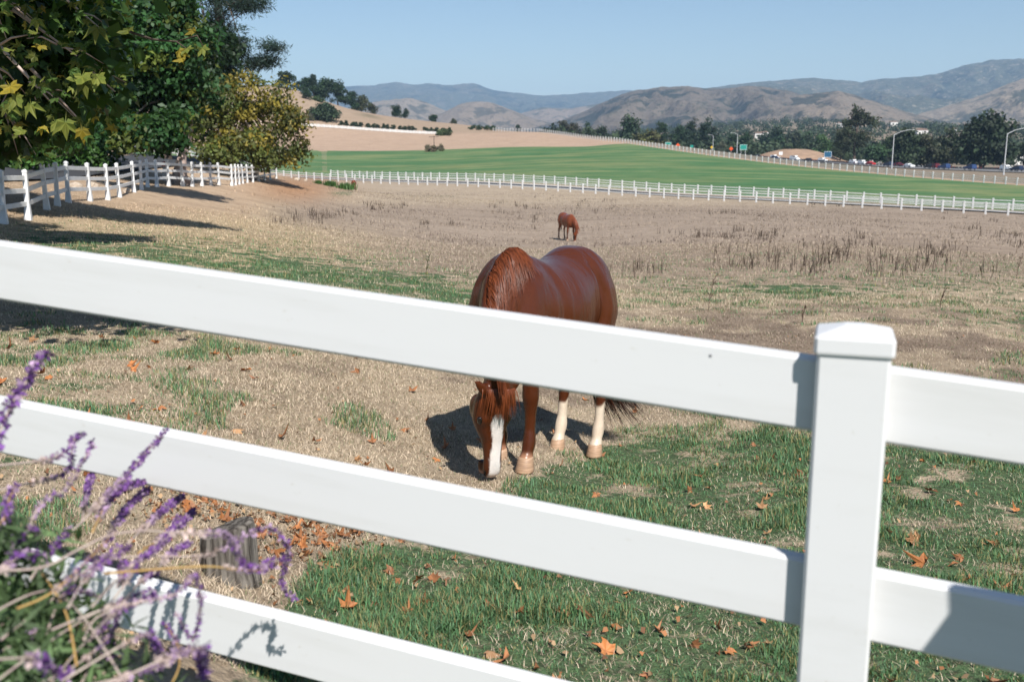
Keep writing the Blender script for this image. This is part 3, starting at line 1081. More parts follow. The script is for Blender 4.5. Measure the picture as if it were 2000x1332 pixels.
    off = -0.022 * np.exp(-(dx / 0.030) ** 2) + 0.010 * np.exp(-((dx + 0.07) / 0.045) ** 2) + 0.006 * np.exp(-((dx - 0.075) / 0.045) ** 2)
    off += -0.010 * np.exp(-((cc[:, 0] - 0.20 - (zz - 1.0) * 0.15) / 0.05) ** 2) + 0.008 * np.exp(-((cc[:, 0] - 0.31 - (zz - 1.0) * 0.15) / 0.06) ** 2)
    cc[:, 1] += sy * off * wz * (cc[:, 0] < 0.5)
    me.vertices.foreach_set('co', cc.astype(np.float32).ravel())
    me.update()
    me.polygons.foreach_set('use_smooth', np.ones(len(me.polygons), bool))
    return me, dict(po=po, ax=ax, L=L, dors=dors, lat=lat)


def shear_pt(p, shear):
    return Vector((p[0], p[1], p[2] - shear * (0.465 - p[0])))


def coat_material():
    m, nt, b = new_mat('chestnut_coat')
    at = N(nt, 'ShaderNodeAttribute', attribute_name='coat')
    f = noise_out(nt, 5.0, 4, 0.6)
    h = noise_out(nt, 160.0, 3, 0.6, stretch=(0.5, 1.6, 0.6))
    c = mixc(nt, ramp(nt, f, 0.35, 0.7, 0, 0.4), at.outputs['Color'], mixc(nt, 1.0, at.outputs['Color'], (0.70, 0.60, 0.52), 'MULTIPLY'))
    c = mixc(nt, ramp(nt, h, 0.45, 0.7, 0, 0.35), c, mixc(nt, 1.0, c, (1.5, 1.4, 1.3), 'MULTIPLY'))
    nt.links.new(c, b.inputs['Base Color'])
    b.inputs['Roughness'].default_value = 0.27
    b.inputs['Specular IOR Level'].default_value = 0.34
    mus = noise_out(nt, 4.5, 3, 0.5, stretch=(1.0, 1.2, 0.6))
    rib = noise_out(nt, 3.0, 2, 0.5, stretch=(5.0, 1.0, 0.7))
    s1 = N(nt, 'ShaderNodeMath', operation='MULTIPLY_ADD')
    nt.links.new(rib, s1.inputs[0])
    s1.inputs[1].default_value = 0.30
    nt.links.new(mus, s1.inputs[2])
    s2 = N(nt, 'ShaderNodeMath', operation='MULTIPLY_ADD')
    nt.links.new(h, s2.inputs[0])
    s2.inputs[1].default_value = 0.045
    nt.links.new(s1.outputs[0], s2.inputs[2])
    bump(nt, b, s2.outputs[0], 0.55, 0.05)
    return m


M['coat'] = coat_material()
M['mane'] = leaf_mat('chestnut_hair', 0.38, 0.08)
M['hoof'] = simple('hoof_horn', (0.42, 0.27, 0.17), (0.30, 0.19, 0.12), 14, 0.5, 0.3, 0.2, (1, 1, 6))
M['eye'] = simple('dark_eye', (0.012, 0.008, 0.006), None, 5, 0.08, 0.6)


def hair_strands(name, starts, walk, n_seg, width, cols, mat, parent):
    V, F, C = [], [], []
    rnd = random.Random(5)
    for s in starts:
        path = walk(s, n_seg)
        if len(path) < 3:
            continue
        col = np.array(cols[rnd.randrange(len(cols))]) * rnd.uniform(0.7, 1.3)
        w0 = width * rnd.uniform(0.6, 1.3)
        b = len(V)
        k = len(path)
        for i, (p, nrm) in enumerate(path):
            t = (path[min(i + 1, k - 1)][0] - path[max(i - 1, 0)][0])
            side = t.cross(nrm)
            if side.length < 1e-6:
                side = Vector((1, 0, 0))
            side.normalize()
            ww = w0 * (1 - (i / (k - 1)) ** 2 * 0.85)
            V += [p - side * ww, p + nrm * ww * 0.8, p + side * ww]
            C += [col] * 3
        for i in range(k - 1):
            q = b + i * 3
            F += [(q, q + 1, q + 4, q + 3), (q + 1, q + 2, q + 5, q + 4)]
    me = mesh_np(name, np.array([tuple(v) for v in V]), [np.array(F)], mat, {'tint': np.array(C)}, True)
    o = link(name, me, parent)
    o['kind'] = 'stuff'
    return o


def make_horse(name, label, shear, voxel, shift, loc, rotz, coat, white=True, n_mane=520, seed=1, group=None):
    rnd = random.Random(seed)
    body, hd = horse_body(shear, voxel, shift, rear=0.055 if white else 0.0)
    po, ax, L, dors, lat = hd['po'], hd['ax'], hd['L'], hd['dors'], hd['lat']
    n = len(body.vertices)
    co = np.empty(n * 3)
    body.vertices.foreach_get('co', co)
    co = co.reshape(-1, 3)
    nr = np.empty(n * 3)
    body.vertices.foreach_get('normal', nr)
    nr = nr.reshape(-1, 3)
    us = co.copy()
    us[:, 2] += shear * (0.465 - us[:, 0])
    col = np.array(coat)[None] * np.ones((n, 1))

    def paint(c, f):
        nonlocal col
        col = col * (1 - f[:, None]) + np.array(c)[None] * f[:, None]
    # legs a little darker at the knees, paler skin at the pasterns
    paint(np.array(coat) * 0.72, smooth(0.75, 0.5, us[:, 2]) * 0.6 * (np.abs(us[:, 0]) < 0.9))
    head = (us - np.array(po)) @ np.array(ax) / L
    s_lat = (us - np.array(po)) @ np.array(lat)
    s_dor = nr @ np.array(dors)
    hm = (us[:, 0] > 0.66) & (head > -0.1)
    inhead = smooth(0.02, 0.1, head) * (us[:, 0] > 0.64) * (us[:, 2] < 0.66)
    paint(np.array(coat) * 0.62, inhead * smooth(0.72, 0.95, head) * 0.7)
    wig = 0.006 * np.sin(head * 14)
    if white:
        half = np.interp(head, [0.2, 0.27, 0.36, 0.6, 0.8, 1.0], [0.0, 0.036, 0.046, 0.038, 0.038, 0.046])
        paint((0.74, 0.70, 0.66), smooth(0.004, -0.004, np.abs(s_lat + 0.0 + wig) - half) * (s_dor > 0.1) * ((us - np.array(po)) @ np.array(dors) > -0.035) * inhead)
        paint((0.55, 0.36, 0.30), smooth(0.93, 1.0, head) * inhead * 0.6 * (np.abs(s_lat) < 0.04))
        sock = smooth(0.40, 0.37, us[:, 2] + 0.02 * np.sin(us[:, 0] * 60)) * (us[:, 0] < -0.3)
        paint((0.57, 0.48, 0.375), sock)
        paint((0.42, 0.22, 0.13), smooth(0.13, 0.07, us[:, 2]) * (us[:, 0] > 0.2) * (us[:, 0] < 0.64) * 0.8)
    else:
        paint((0.6, 0.55, 0.5), smooth(0.03, 0.022, np.abs(s_lat)) * (s_dor > 0.3) * inhead * (head > 0.2) * (head < 0.5))
        paint(np.array(coat) * 0.35, smooth(0.6, 0.35, us[:, 2]) * (us[:, 0] < 0.64) * 0.8)
    at = body.attributes.new('coat', 'FLOAT_COLOR', 'POINT')
    at.data.foreach_set('color', np.concatenate([col, np.ones((n, 1))], 1).astype(np.float32).ravel())
    body.materials.append(M['coat'])
    root = thing(name, label, 'horse', loc, rotz, group)
    bo = link('body', body, root)
    bvh = BVHTree.FromPolygons([Vector(c) for c in co], [tuple(p.vertices) for p in body.polygons])
    # hooves
    for key, x0, y in (('lf', 0.475, 0.155), ('rf', 0.475, -0.155), ('lh', -0.76, 0.15), ('rh', -0.76, -0.15)):
        hb = MB()
        base = 0.85 if key[1] == 'f' else 0.9
        xx = x0 + shift[key] * (base - 0.05) / base
        for_z = []
        rings = []
        for z, dx, rx, ry in ((-0.012, 0.016, 0.066, 0.060), (0.0, 0.014, 0.066, 0.060), (0.045, 0.004, 0.058, 0.054), (0.075, -0.003, 0.053, 0.050), (0.085, -0.005, 0.045, 0.043)):
            rings.append([shear_pt((xx + dx + rx * math.cos(q), y + ry * math.sin(q), z), 0) - Vector((0, 0, shear * (0.465 - xx))) for q in [2 * math.pi * k / 18 for k in range(18)]])
        hb.rings(rings)
        hb.build('hoof', M['hoof'], root, True)
    # eyes and nostrils
    for sgn in (1, -1):
        e = MB()
        c = po + ax * (L * 0.325) + dors * 0.0 + lat * (0.105 * sgn)
        hit = bvh.find_nearest(shear_pt(c, shear))
        pt, nn = hit[0], hit[1]
        e.rings([[pt + (nn * math.cos(f) * 0.012 + (ax * math.cos(q) * 0.026 + ax.cross(nn).normalized() * math.sin(q) * 0.018) * math.sin(f)) for q in [2 * math.pi * k / 12 for k in range(12)]] for f in (0.1, 0.5, 0.9, 1.3, 1.57)])
        e.build('eye', M['eye'], root, True)
        e = MB()
        c = po + ax * (L * 0.93) + dors * 0.0 + lat * (0.05 * sgn)
        hit = bvh.find_nearest(shear_pt(c, shear))
        pt, nn = hit[0], hit[1]
        t2 = ax.cross(nn).normalized()
        e.rings([[pt + nn * 0.002 + (ax * math.cos(q) * 0.020 + t2 * math.sin(q) * 0.010) * f for q in [2 * math.pi * k / 10 for k in range(10)]] for f in (0.1, 0.6, 1.0)])
        e.build('nostril', M['eye'], root, True)

    # mane: from withers to poll, combed over the horse's left side
    crest = []
    ctr = [Vector((0.34, 0, 1.2)), Vector((0.52, 0.01, 1.13)), Vector((0.67, 0.035, 1.06)), Vector((0.79, 0.075, 0.95)), Vector((0.87, 0.115, 0.82)), Vector((0.895, 0.14, 0.72)), Vector((po.x - 0.02, po.y, po.z))]
    outd = [Vector((0.05, 0, 1)), Vector((0.45, 0.03, 0.9)), Vector((0.66, 0.1, 0.75)), Vector((0.84, 0.2, 0.5)), Vector((0.92, 0.3, 0.25)), Vector((0.92, 0.35, 0.2)), Vector((0.7, 0.35, 0.6))]
    NC = 160
    for k in range(NC):
        t = k / (NC - 1) * (len(ctr) - 1)
        i = min(int(t), len(ctr) - 2)
        c = ctr[i].lerp(ctr[i + 1], t - i)
        o = outd[i].lerp(outd[i + 1], t - i).normalized()
        org = shear_pt(c + o * 0.6, shear)
        hit = bvh.ray_cast(org, (shear_pt(c, shear) - org).normalized())
        if hit[0]:
            crest.append((hit[0], o))
    tang = [(crest[min(i + 1, len(crest) - 1)][0] - crest[max(i - 1, 0)][0]).normalized() for i in range(len(crest))]

    def mane_walk(s, nseg):
        k, lift, ln, bias, side0 = s
        p, o = crest[k]
        p = p - Vector((0, side0, 0)) - o * (side0 * side0 * 12)
        path = [(p + o * 0.004, o)]
        d = Vector((0, 1.0, 0)) + o * 0.55 + tang[k] * rnd.uniform(-0.15, 0.35)
        d.normalize()
        p = p + o * (0.012 + lift)
        for j in range(nseg):
            g = Vector((0, 0.10, -1.0)) + tang[k] * (0.35 + bias)
            d = (d * 0.66 + g.normalized() * 0.34 + Vector((rnd.uniform(-1, 1), rnd.uniform(-1, 1), rnd.uniform(-1, 1))) * 0.05).normalized()
            p2 = p + d * (ln / nseg)
            loc, nn, _, dist = bvh.find_nearest(p2)
            if loc is None:
                break
            off = 0.006 + lift
            if (p2 - loc).dot(nn) < off:
                p2 = loc + nn * off
            d = (p2 - p).normalized()
            p = p2
            path.append((p.copy(), nn.copy()))
        return path
    starts = []
    for i in range(n_mane):
        k = int(max(0, rnd.betavariate(1.05, 1.1) * (len(crest) * 0.86)))
        k = min(k, len(crest) - 1)
        tl = k / len(crest)
        ln = rnd.uniform(0.30, 0.44) * (1 - 0.45 * tl) * (0.62 + 0.38 * min(1, tl * 6))
        starts.append((k, rnd.uniform(0, 0.016), ln, rnd.uniform(-0.25, 0.25), rnd.uniform(-0.008, 0.03)))
    hc = [np.array(coat) * f for f in (1.6, 1.9, 1.3, 2.2)]
    hair_strands('mane', starts, mane_walk, 12, 0.0025 if white else 0.006, hc, M['mane'], root)

    # forelock down the face
    def fore_walk(s, nseg):
        sx, lift, ln = s
        p = shear_pt(po + dors * 0.05 + lat * sx - ax * 0.02, shear)
        loc, nn, _, _ = bvh.find_nearest(p)
        p = loc + nn * 0.008
        d = (dors * 0.7 + ax * 0.5 + lat * sx * 3).normalized()
        path = [(p, nn)]
        for j in range(nseg):
            d = (d * 0.6 + (ax + lat * (sx * 2.0 + 0.05)).normalized() * 0.4 + Vector((rnd.uniform(-1, 1), rnd.uniform(-1, 1), 0)) * 0.06).normalized()
            p2 = p + d * (ln / nseg)
            loc, nn, _, _ = bvh.find_nearest(p2)
            if (p2 - loc).dot(nn) < 0.006 + lift:
                p2 = loc + nn * (0.006 + lift)
            p = p2
            path.append((p.copy(), nn.copy()))
        return path
    starts = [(rnd.gauss(0.0, 0.036), rnd.uniform(0, 0.012), rnd.uniform(0.10, 0.20)) for _ in range(max(20, n_mane // 9))]
    hair_strands('forelock', starts, fore_walk, 9, 0.0024 if white else 0.005, hc, M['mane'], root)

    # tail, swung a little to its left
    def tail_walk(s, nseg):
        z0, a, ln, sw = s
        p = shear_pt((-0.93 + 0.03 * math.cos(a), 0.03 * math.sin(a), z0), shear)
        path = []
        for j in range(nseg + 1):
            t = j / nseg
            q = p + Vector((-0.05 * t + 0.05 * math.cos(a) * t - 0.05 * t * t, 0.06 * math.sin(a) * t + sw * t ** 1.6, -ln * t))
            path.append((q, Vector((math.cos(a), math.sin(a), 0.1)).normalized()))
        return path
    starts = [(rnd.uniform(0.85, 1.22), rnd.uniform(0, 6.28), rnd.uniform(0.45, 0.72), rnd.gauss(0.23 if white else 0.05, 0.085)) for _ in range(max(60, n_mane // 3))]
    hair_strands('tail', starts, tail_walk, 9, 0.0052, [np.array(coat) * f for f in (0.25, 0.4, 0.6, 0.2)], M['mane'], root)
    return root


CHEST = (0.074, 0.0190, 0.0060)
phi = R(27)
h1 = P(1026, 921, 6.75)
lf_local = Vector((0.475 + 0.06, 0.155, 0)) * 1.05
rz = -R(90) - phi
fw = Vector((math.cos(rz), math.sin(rz), 0))
lf = Vector((-math.sin(rz), math.cos(rz), 0))
o1 = h1 - fw * lf_local.x - lf * lf_local.y
SH1 = 0.20
o1.z = gz(h1.x, h1.y) + 0.012 - 0.0
big = make_horse('horse', 'glossy chestnut horse with a white blaze grazing just behind the near fence', SH1, 0.0125, dict(lf=0.06, rf=-0.20, lh=0.10, rh=0.12), o1, rz, CHEST, True, 2300, 1, 'chestnut horses grazing in the paddock')
big.scale = (1.05, 1.05, 1.05)
h2 = on_ground(1108, 468, 54)
hb_ = make_horse('horse', 'small chestnut horse grazing alone out in the dry weeds', 0.0, 0.026, dict(lf=0.1, rf=-0.1, lh=0.05, rh=-0.05), h2, -R(90) + R(20), (0.15, 0.042, 0.018), False, 130, 2, 'chestnut horses grazing in the paddock')
h3 = copy_tree(hb_)
h3.location = on_ground(692, 377, 128)
h3.rotation_euler = (0, 0, R(95))
h3['label'] = 'distant brown horse half hidden behind a green tuft near the lane fence'

# ------------------------------------------------------------------ trees and shrubs
def leaf_cloud(centers, radii, tints, per, size, rnd, flat=0.5, up=0.35, aspect=0.55, droop=0.0):
    """leaf sized faces gathered in clumps; returns verts, quads, colours"""
    n = len(centers) * per
    ci = np.repeat(np.arange(len(centers)), per)
    d = rnd.normal(size=(n, 3))
    d /= np.linalg.norm(d, axis=1)[:, None]
    r = rnd.random(n) ** 0.42
    c = np.asarray(centers)[ci]
    R3 = np.asarray(radii)[ci]
    if R3.ndim == 1:
        R3 = np.stack([R3, R3, R3 * flat], -1)
    p = c + d * r[:, None] * R3
    nrm = d * 0.7 + rnd.normal(size=(n, 3)) * 0.6
    nrm[:, 2] += up
    nrm /= np.linalg.norm(nrm, axis=1)[:, None]
    t = rnd.normal(size=(n, 3))
    t[:, 2] -= droop
    t -= nrm * (t * nrm).sum(1)[:, None]
    t /= np.linalg.norm(t, axis=1)[:, None]
    s = np.cross(nrm, t)
    L = size * rnd.uniform(0.65, 1.35, n)
    W = L * aspect * 0.5
    fold = nrm * (W * 0.35)[:, None]
    v = np.stack([p, p + t * (L * 0.5)[:, None] + s * W[:, None] + fold, p + t * L[:, None], p + t * (L * 0.5)[:, None] - s * W[:, None] + fold], 1)
    q = np.arange(n * 4).reshape(n, 4)
    col = np.asarray(tints)[ci] * rnd.uniform(0.72, 1.30, (n, 1))
    col = np.repeat(col, 4, 0)
    return v.reshape(-1, 3), q, col


def fill_ellipsoid(c, r, n, rnd, hollow=0.45, low_cut=-0.75):
    out = []
    while len(out) < n:
        d = rnd.normal(size=3)
        d /= np.linalg.norm(d)
        if d[2] < low_cut:
            continue
        k = (hollow + (1 - hollow) * rnd.random()) if rnd.random() < 0.8 else rnd.random() * hollow
        out.append(np.array(c) + d * np.array(r) * k)
    return out


def grow_tree(name, label, cat, base, blobs, trunk_r, tint, per=90, leaf=0.3, clump=1.0, seed=1, bark='bark', leafm='leaf', group=None, limb_n=12,
              lean=(0, 0), flat=0.7, aspect=0.55, droop=0.0, tint2=None, mix2=0.3, trunk_top=None, hollow=0.45, up=0.35, flare=1.5):
    """blobs: (center (world), radii (x, y, z), clump count)"""
    rnd = np.random.default_rng(seed)
    base = Vector(base)
    root = thing(name, label, cat, base, 0, group)
    cs = []
    for c, r, n in blobs:
        cs += fill_ellipsoid(np.array(c) - np.array(base), r, n, rnd, hollow)
    cs = np.array(cs)
    radii = clump * rnd.uniform(0.6, 1.35, len(cs))
    t1 = np.array(tint)
    tints = t1[None] * rnd.uniform(0.62, 1.4, (len(cs), 1)) * rnd.uniform(0.9, 1.1, (len(cs), 3))
    if tint2 is not None:
        mk = rnd.random(len(cs)) < mix2
        tints[mk] = np.array(tint2) * rnd.uniform(0.7, 1.3, (mk.sum(), 1))
    v, q, col = leaf_cloud(cs, radii, tints, per, leaf, rnd, flat, up, aspect, droop)
    me = mesh_np('crown', v, [q], M[leafm], {'tint': col})
    cr = link('crown', me, root)
    cr['kind'] = 'stuff'
    # trunk and limbs
    main = cs.mean(0)
    top = Vector(trunk_top) - base if trunk_top is not None else Vector(main)
    mb = MB()
    pts, rad = [], []
    for k in range(9):
        t = k / 8
        p = Vector((0, 0, -0.3)).lerp(top, t)
        wv = math.sin(t * math.pi) * trunk_r * 1.2
        p += Vector((wv * math.sin(seed * 1.7 + t * 5), wv * math.cos(seed + t * 4), 0))
        pts.append(p)
        rad.append(trunk_r * ((flare if k == 0 else 1 + (flare - 1) * 0.35 if k == 1 else 1.0) * (1 - 0.62 * t)))
    mb.tube(pts, rad, 9)
    order = rnd.permutation(len(cs))[:limb_n]
    for i in order:
        e = Vector(cs[i])
        if math.hypot(e.x - main[0], e.y - main[1]) > 5.5:
            continue
        s = pts[int(rnd.integers(3, 8))]
        m1 = s.lerp(e, 0.5) + Vector((0, 0, 0.12 * (e - s).length)) + Vector(rnd.normal(size=3)) * 0.05 * (e - s).length
        r0 = trunk_r * rnd.uniform(0.22, 0.42)
        mb.tube([s, s.lerp(m1, 0.55), m1, e], [r0, r0 * 0.75, r0 * 0.5, r0 * 0.18], 5)
    mb.build('trunk', M[bark], root, True)
    return root


def blob(u, v, d, ru, rv, n, rd=None):
    """an ellipsoid of crown seen at (u, v), ru x rv across, at depth d"""
    k = d / FPX
    return (P(u, v, d), (ru * k, (rd if rd is not None else max(ru, rv) * k * 0.8), rv * k), n)


GREEN = (0.035, 0.075, 0.020)
DEEP = (0.019, 0.040, 0.015)
OLIVE = (0.075, 0.085, 0.022)
GOLD = (0.21, 0.17, 0.03)
PINE = (0.020, 0.036, 0.026)
DUST = (0.055, 0.062, 0.030)

# pale trunked sycamore behind the bend of the left fence
grow_tree('sycamore_tree', 'leafy green tree with a pale pinkish trunk behind the fence bend', 'tree', on_ground(354, 366, 55), [blob(300, 165, 53, 115, 120, 120), blob(345, 60, 53, 75, 70, 50), blob(280, 265, 51, 90, 40, 34), blob(240, 80, 54, 90, 80, 60), (Vector((-13.0, 39.5, 9.8)), (3.4, 2.2, 1.2), 90)],
          0.30, (0.029, 0.074, 0.022), 130, 0.34, 1.0, 3, 'bark_pale', limb_n=16, trunk_top=P(363, 120, 54), tint2=(0.10, 0.13, 0.025), mix2=0.14, flare=2.3)
# golden tree at the end of the fence
grow_tree('golden_tree', 'yellowing autumn tree with bare grey twigs at the far end of the drive fence', 'tree', on_ground(497, 352, 82), [blob(490, 220, 80, 88, 75, 46), blob(500, 275, 78, 92, 38, 34), blob(565, 240, 79, 36, 55, 12), blob(440, 290, 76, 45, 30, 16), blob(575, 300, 80, 22, 22, 5), blob(415, 215, 77, 42, 75, 26), blob(520, 312, 78, 62, 16, 14), blob(425, 300, 76, 45, 24, 14)],
          0.26, (0.095, 0.112, 0.030), 95, 0.34, 1.2, 4, 'bark_pale', limb_n=40, tint2=GOLD, mix2=0.24, trunk_top=P(480, 190, 81), hollow=0.3)
# dark trees massed behind the drive
grow_tree('oak_tree', 'dense dark tree rising behind the pale trunked tree', 'tree', on_ground(326, 322, 88), [blob(270, 130, 88, 130, 140, 90), blob(370, 200, 88, 50, 100, 40), blob(420, 120, 92, 50, 70, 30)], 0.42, DEEP, 90, 0.55, 1.9, 6, limb_n=14)
grow_tree('oak_tree', 'broad dark oak in deep shade at the edge of the drive', 'tree', on_ground(60, 335, 62), [blob(60, 150, 62, 190, 150, 110), blob(-60, 250, 60, 120, 60, 40), blob(160, 265, 62, 80, 45, 30)], 0.45, DEEP, 100, 0.42, 1.4, 7, limb_n=14)
grow_tree('bush', 'low green bush overhanging the drive behind the fence', 'bush', on_ground(60, 345, 50), [blob(50, 305, 49, 60, 26, 16), blob(165, 300, 55, 60, 26, 16)], 0.08, (0.045, 0.10, 0.022), 120, 0.28, 0.7, 8, limb_n=6)
# pines
grow_tree('pine_tree', 'tall blue green pine whose top branches reach out against the sky', 'tree', on_ground(440, 322, 105), [blob(450, 105, 104, 55, 55, 40), blob(505, 125, 103, 40, 24, 12), blob(535, 95, 103, 22, 20, 6), blob(400, 60, 105, 60, 60, 36), blob(455, 8, 104, 60, 18, 14), blob(510, 12, 103, 32, 14, 7), blob(395, -40, 105, 80, 50, 34)],
          0.40, PINE, 110, 0.62, 1.45, 9, limb_n=44, flat=0.42, aspect=0.14, trunk_top=P(420, -60, 105), up=0.8, tint2=(0.035, 0.062, 0.05), mix2=0.3, hollow=0.3)


# the near sycamore: big lobed leaves, each a leaf of its own
def sycamore_leaf(seed, curl):
    rnd = random.Random(seed)
    tips = [(-1.9, 0.62), (-0.95, 0.92), (0.0, 1.0), (0.95, 0.92), (1.9, 0.62)]
    out = []
    for i, (a, L) in enumerate(tips):
        L *= rnd.uniform(0.88, 1.08)
        out.append((a - 0.20, L * 0.70))
        out.append((a, L))
        out.append((a + 0.20, L * 0.70))
        if i < 4:
            out.append((a + 0.475, 0.47 * rnd.uniform(0.9, 1.15)))
    out = [(-2.75, 0.30)] + out + [(2.75, 0.30)]
    vs = [(0, 0, 0)]
    for a, r in out:
        x, y = r * math.sin(a), r * math.cos(a)
        z = -curl * (x * x + y * y) + 0.10 * math.sin(6 * a + seed)
        vs.append((x * 0.5, y * 0.5, z * 0.5))
    # stalk
    vs += [(-0.012, 0, 0), (0.012, 0, 0), (0.0, -0.38, -0.06)]
    k = len(out)
    fs = [(0, i + 1, i + 2) for i in range(k - 1)] + [(k + 1, k + 2, k + 3)]
    return vs, fs


def leaf_meshes(name, mats, curls):
    res = []
    for mi, m in enumerate(mats):
        for ci, c in enumerate(curls):
            vs, fs = sycamore_leaf(ci * 3 + mi, c)
            me = bpy.data.meshes.new(name)
            me.from_pydata(vs, [], fs)
            me.materials.append(m)
            res.append(me)
    return res


def flat_leaf(name, c, c2, trans):
    m, nt, b = new_mat(name)
    f = noise_out(nt, 5.0, 4, 0.6)
    oi = N(nt, 'ShaderNodeObjectInfo')
    col = mixc(nt, ramp(nt, f, 0.4, 0.65), c, c2)
    mul = N(nt, 'ShaderNodeMapRange')
    nt.links.new(oi.outputs['Random'], mul.inputs[0])
    mul.inputs[3].default_value = 0.6
    mul.inputs[4].default_value = 1.25
    sc = N(nt, 'ShaderNodeVectorMath', operation='SCALE')
    nt.links.new(col, sc.inputs[0])
    nt.links.new(mul.outputs[0], sc.inputs['Scale'])
    nt.links.new(sc.outputs[0], b.inputs['Base Color'])
    b.inputs['Roughness'].default_value = 0.55
    b.inputs['Specular IOR Level'].default_value = 0.25
    tr = N(nt, 'ShaderNodeBsdfTranslucent')
    nt.links.new(sc.outputs[0], tr.inputs[0])
    mx = N(nt, 'ShaderNodeMixShader')
    mx.inputs[0].default_value = trans
    nt.links.new(b.outputs[0], mx.inputs[1])
    nt.links.new(tr.outputs[0], mx.inputs[2])
    nt.links.new(mx.outputs[0], nt.nodes['Material Output'].inputs[0])
    return m


def near_sycamore():
    rnd = random.Random(21)
    nr = np.random.default_rng(21)
    base = Vector((-6.9, 9.5, gz(-6.9, 9.5)))
    root = thing('sycamore_tree', 'near sycamore with large lobed yellow green leaves hanging over the paddock', 'tree', base)
    ms = [flat_leaf('sycamore_leaf_green', (0.085, 0.145, 0.030), (0.055, 0.11, 0.022), 0.4), flat_leaf('sycamore_leaf_lime', (0.20, 0.22, 0.045), (0.13, 0.17, 0.035), 0.45), flat_leaf('sycamore_leaf_yellow', (0.36, 0.28, 0.035), (0.26, 0.22, 0.04), 0.45)]
    lm = leaf_meshes('leaf', ms, (0.25, 0.6, -0.3))
    # limbs coming in from the trunk outside the frame
    mb = MB()
    top = base + Vector((0.3, -0.2, 9.0))
    mb.tube([base - Vector((0, 0, 0.3)), base + Vector((0.05, 0, 0.6)), base + Vector((0.2, 0, 3.2)), base + Vector((0.1, -0.1, 6)), top], [0.42, 0.32, 0.26, 0.2, 0.1], 12)
    ends = [P(60, 40, 8.2), P(150, 110, 8.8), P(200, 60, 9.4), P(100, 200, 8.4), P(160, 240, 9.0), P(20, 180, 7.4), P(40, 270, 9.0), P(225, 180, 9.6), P(-60, 120, 7.6)]
    for e in ends:
        s = base + Vector((0.1, 0, rnd.uniform(2.4, 5.0)))
        m1 = s.lerp(e, 0.55) + Vector((0, 0, 0.7))
        mb.tube([s, s.lerp(m1, 0.5) + Vector((0, 0, 0.2)), m1, m1.lerp(e, 0.6) + Vector((0, 0, 0.08)), e], [0.09, 0.065, 0.04, 0.02, 0.006], 6)
        for _ in range(4):
            f = m1.lerp(e, rnd.uniform(0.2, 0.9))
            g = f + Vector((rnd.uniform(-0.5, 0.5), rnd.uniform(-0.4, 0.4), rnd.uniform(-0.55, 0.15)))
            mb.tube([f, f.lerp(g, 0.5) + Vector((0, 0, 0.04)), g], [0.012, 0.008, 0.003], 4)
    # canopy limbs above
    for _ in range(10):
        s = base + Vector((0.2, 0, rnd.uniform(4, 8)))
        e = base + Vector((rnd.uniform(-3, 5), rnd.uniform(-5, 3), rnd.uniform(4.5, 9)))
        mb.tube([s, s.lerp(e, 0.5) + Vector((0, 0, 0.5)), e], [0.09, 0.06, 0.015], 6)
    mb.v = [tuple(Vector(p) - base) for p in mb.v]
    mb.build('trunk', M['bark_pale'], root, True)

    def leaf_at(p, s, big=False):
        mi = rnd.choices((0, 1, 2), (0.56, 0.39, 0.05))[0]
        o = link('leaf', lm[mi * 3 + rnd.randrange(3)], root)
        o.location = p - base
        # hanging: the tip points down and out, the face mostly up towards the light
        o.rotation_euler = (R(rnd.gauss(-35, 28)), R(rnd.gauss(0, 28)), R(rnd.uniform(100, 260)))
        o.scale = (s, s, s)
    for _ in range(250):
        while True:
            u, v = rnd.uniform(-30, 260), rnd.uniform(-30, 320)
            lim = 320 - max(0, u - 60) * 0.35 if u < 230 else 200
            if v < lim and rnd.random() < (1.0 if u < 180 else 0.45):
                break
        leaf_at(P(u, v, rnd.uniform(6.6, 8.8)), rnd.uniform(0.08, 0.17))
    for u, v, s, mi in ((30, 190, 0.24, 1), (20, 170, 0.22, 2), (160, 150, 0.26, 1), (190, 150, 0.24, 1), (190, 55, 0.23, 1), (128, 240, 0.24, 1), (165, 165, 0.2, 1), (350, 100, 0.15, 2), (365, 95, 0.14, 1), (375, 60, 0.12, 2), (395, 95, 0.14, 1), (355, 115, 0.13, 2), (250, 60, 0.18, 1), (160, 255, 0.17, 2), (20, 205, 0.2, 1), (60, 205, 0.2, 1)):
        o = link('leaf', lm[mi * 3 + rnd.randrange(3)], root)
        o.location = P(u, v, 6.7) - base
        o.rotation_euler = (R(rnd.gauss(-50, 12)), R(rnd.gauss(0, 15)), R(rnd.uniform(150, 210)))
        o.scale = (s, s, s)
    tw = MB()
    tw.tube([P(245, 60, 7.2) - base, P(300, 78, 7.0) - base, P(345, 82, 6.8) - base, P(370, 100, 6.7) - base], [0.012, 0.009, 0.006, 0.002], 5)
    tw.tube([P(345, 82, 6.8) - base, P(385, 70, 6.75) - base, P(400, 95, 6.7) - base], [0.006, 0.004, 0.002], 4)
    tw.build('twig', M['bark'], root, True)
    # the mass of the crown behind and above, outside the frame too
    cs, rad, tn = [], [], []
    for (c, r, n) in [blob(40, 90, 9.6, 175, 170, 70, 1.0), blob(-60, 220, 9.4, 150, 90, 26, 1.0)]:
        cs += fill_ellipsoid(np.array(c - base), r, n, nr, 0.2)
    for c, r, n in [((-3.4, 7.0, 3.4), (1.3, 1.0, 0.65), 30), ((-4.2, 7.6, 4.6), (2.0, 1.5, 1.0), 60), ((-5.4, 8.6, 5.6), (2.2, 2.2, 1.4), 70), ((-7.2, 9.8, 6.8), (3.0, 3.0, 2.0), 80)]:
        cs += fill_ellipsoid(np.array(Vector(c) - base), r, n, nr, 0.2)
    cs = np.array(cs)
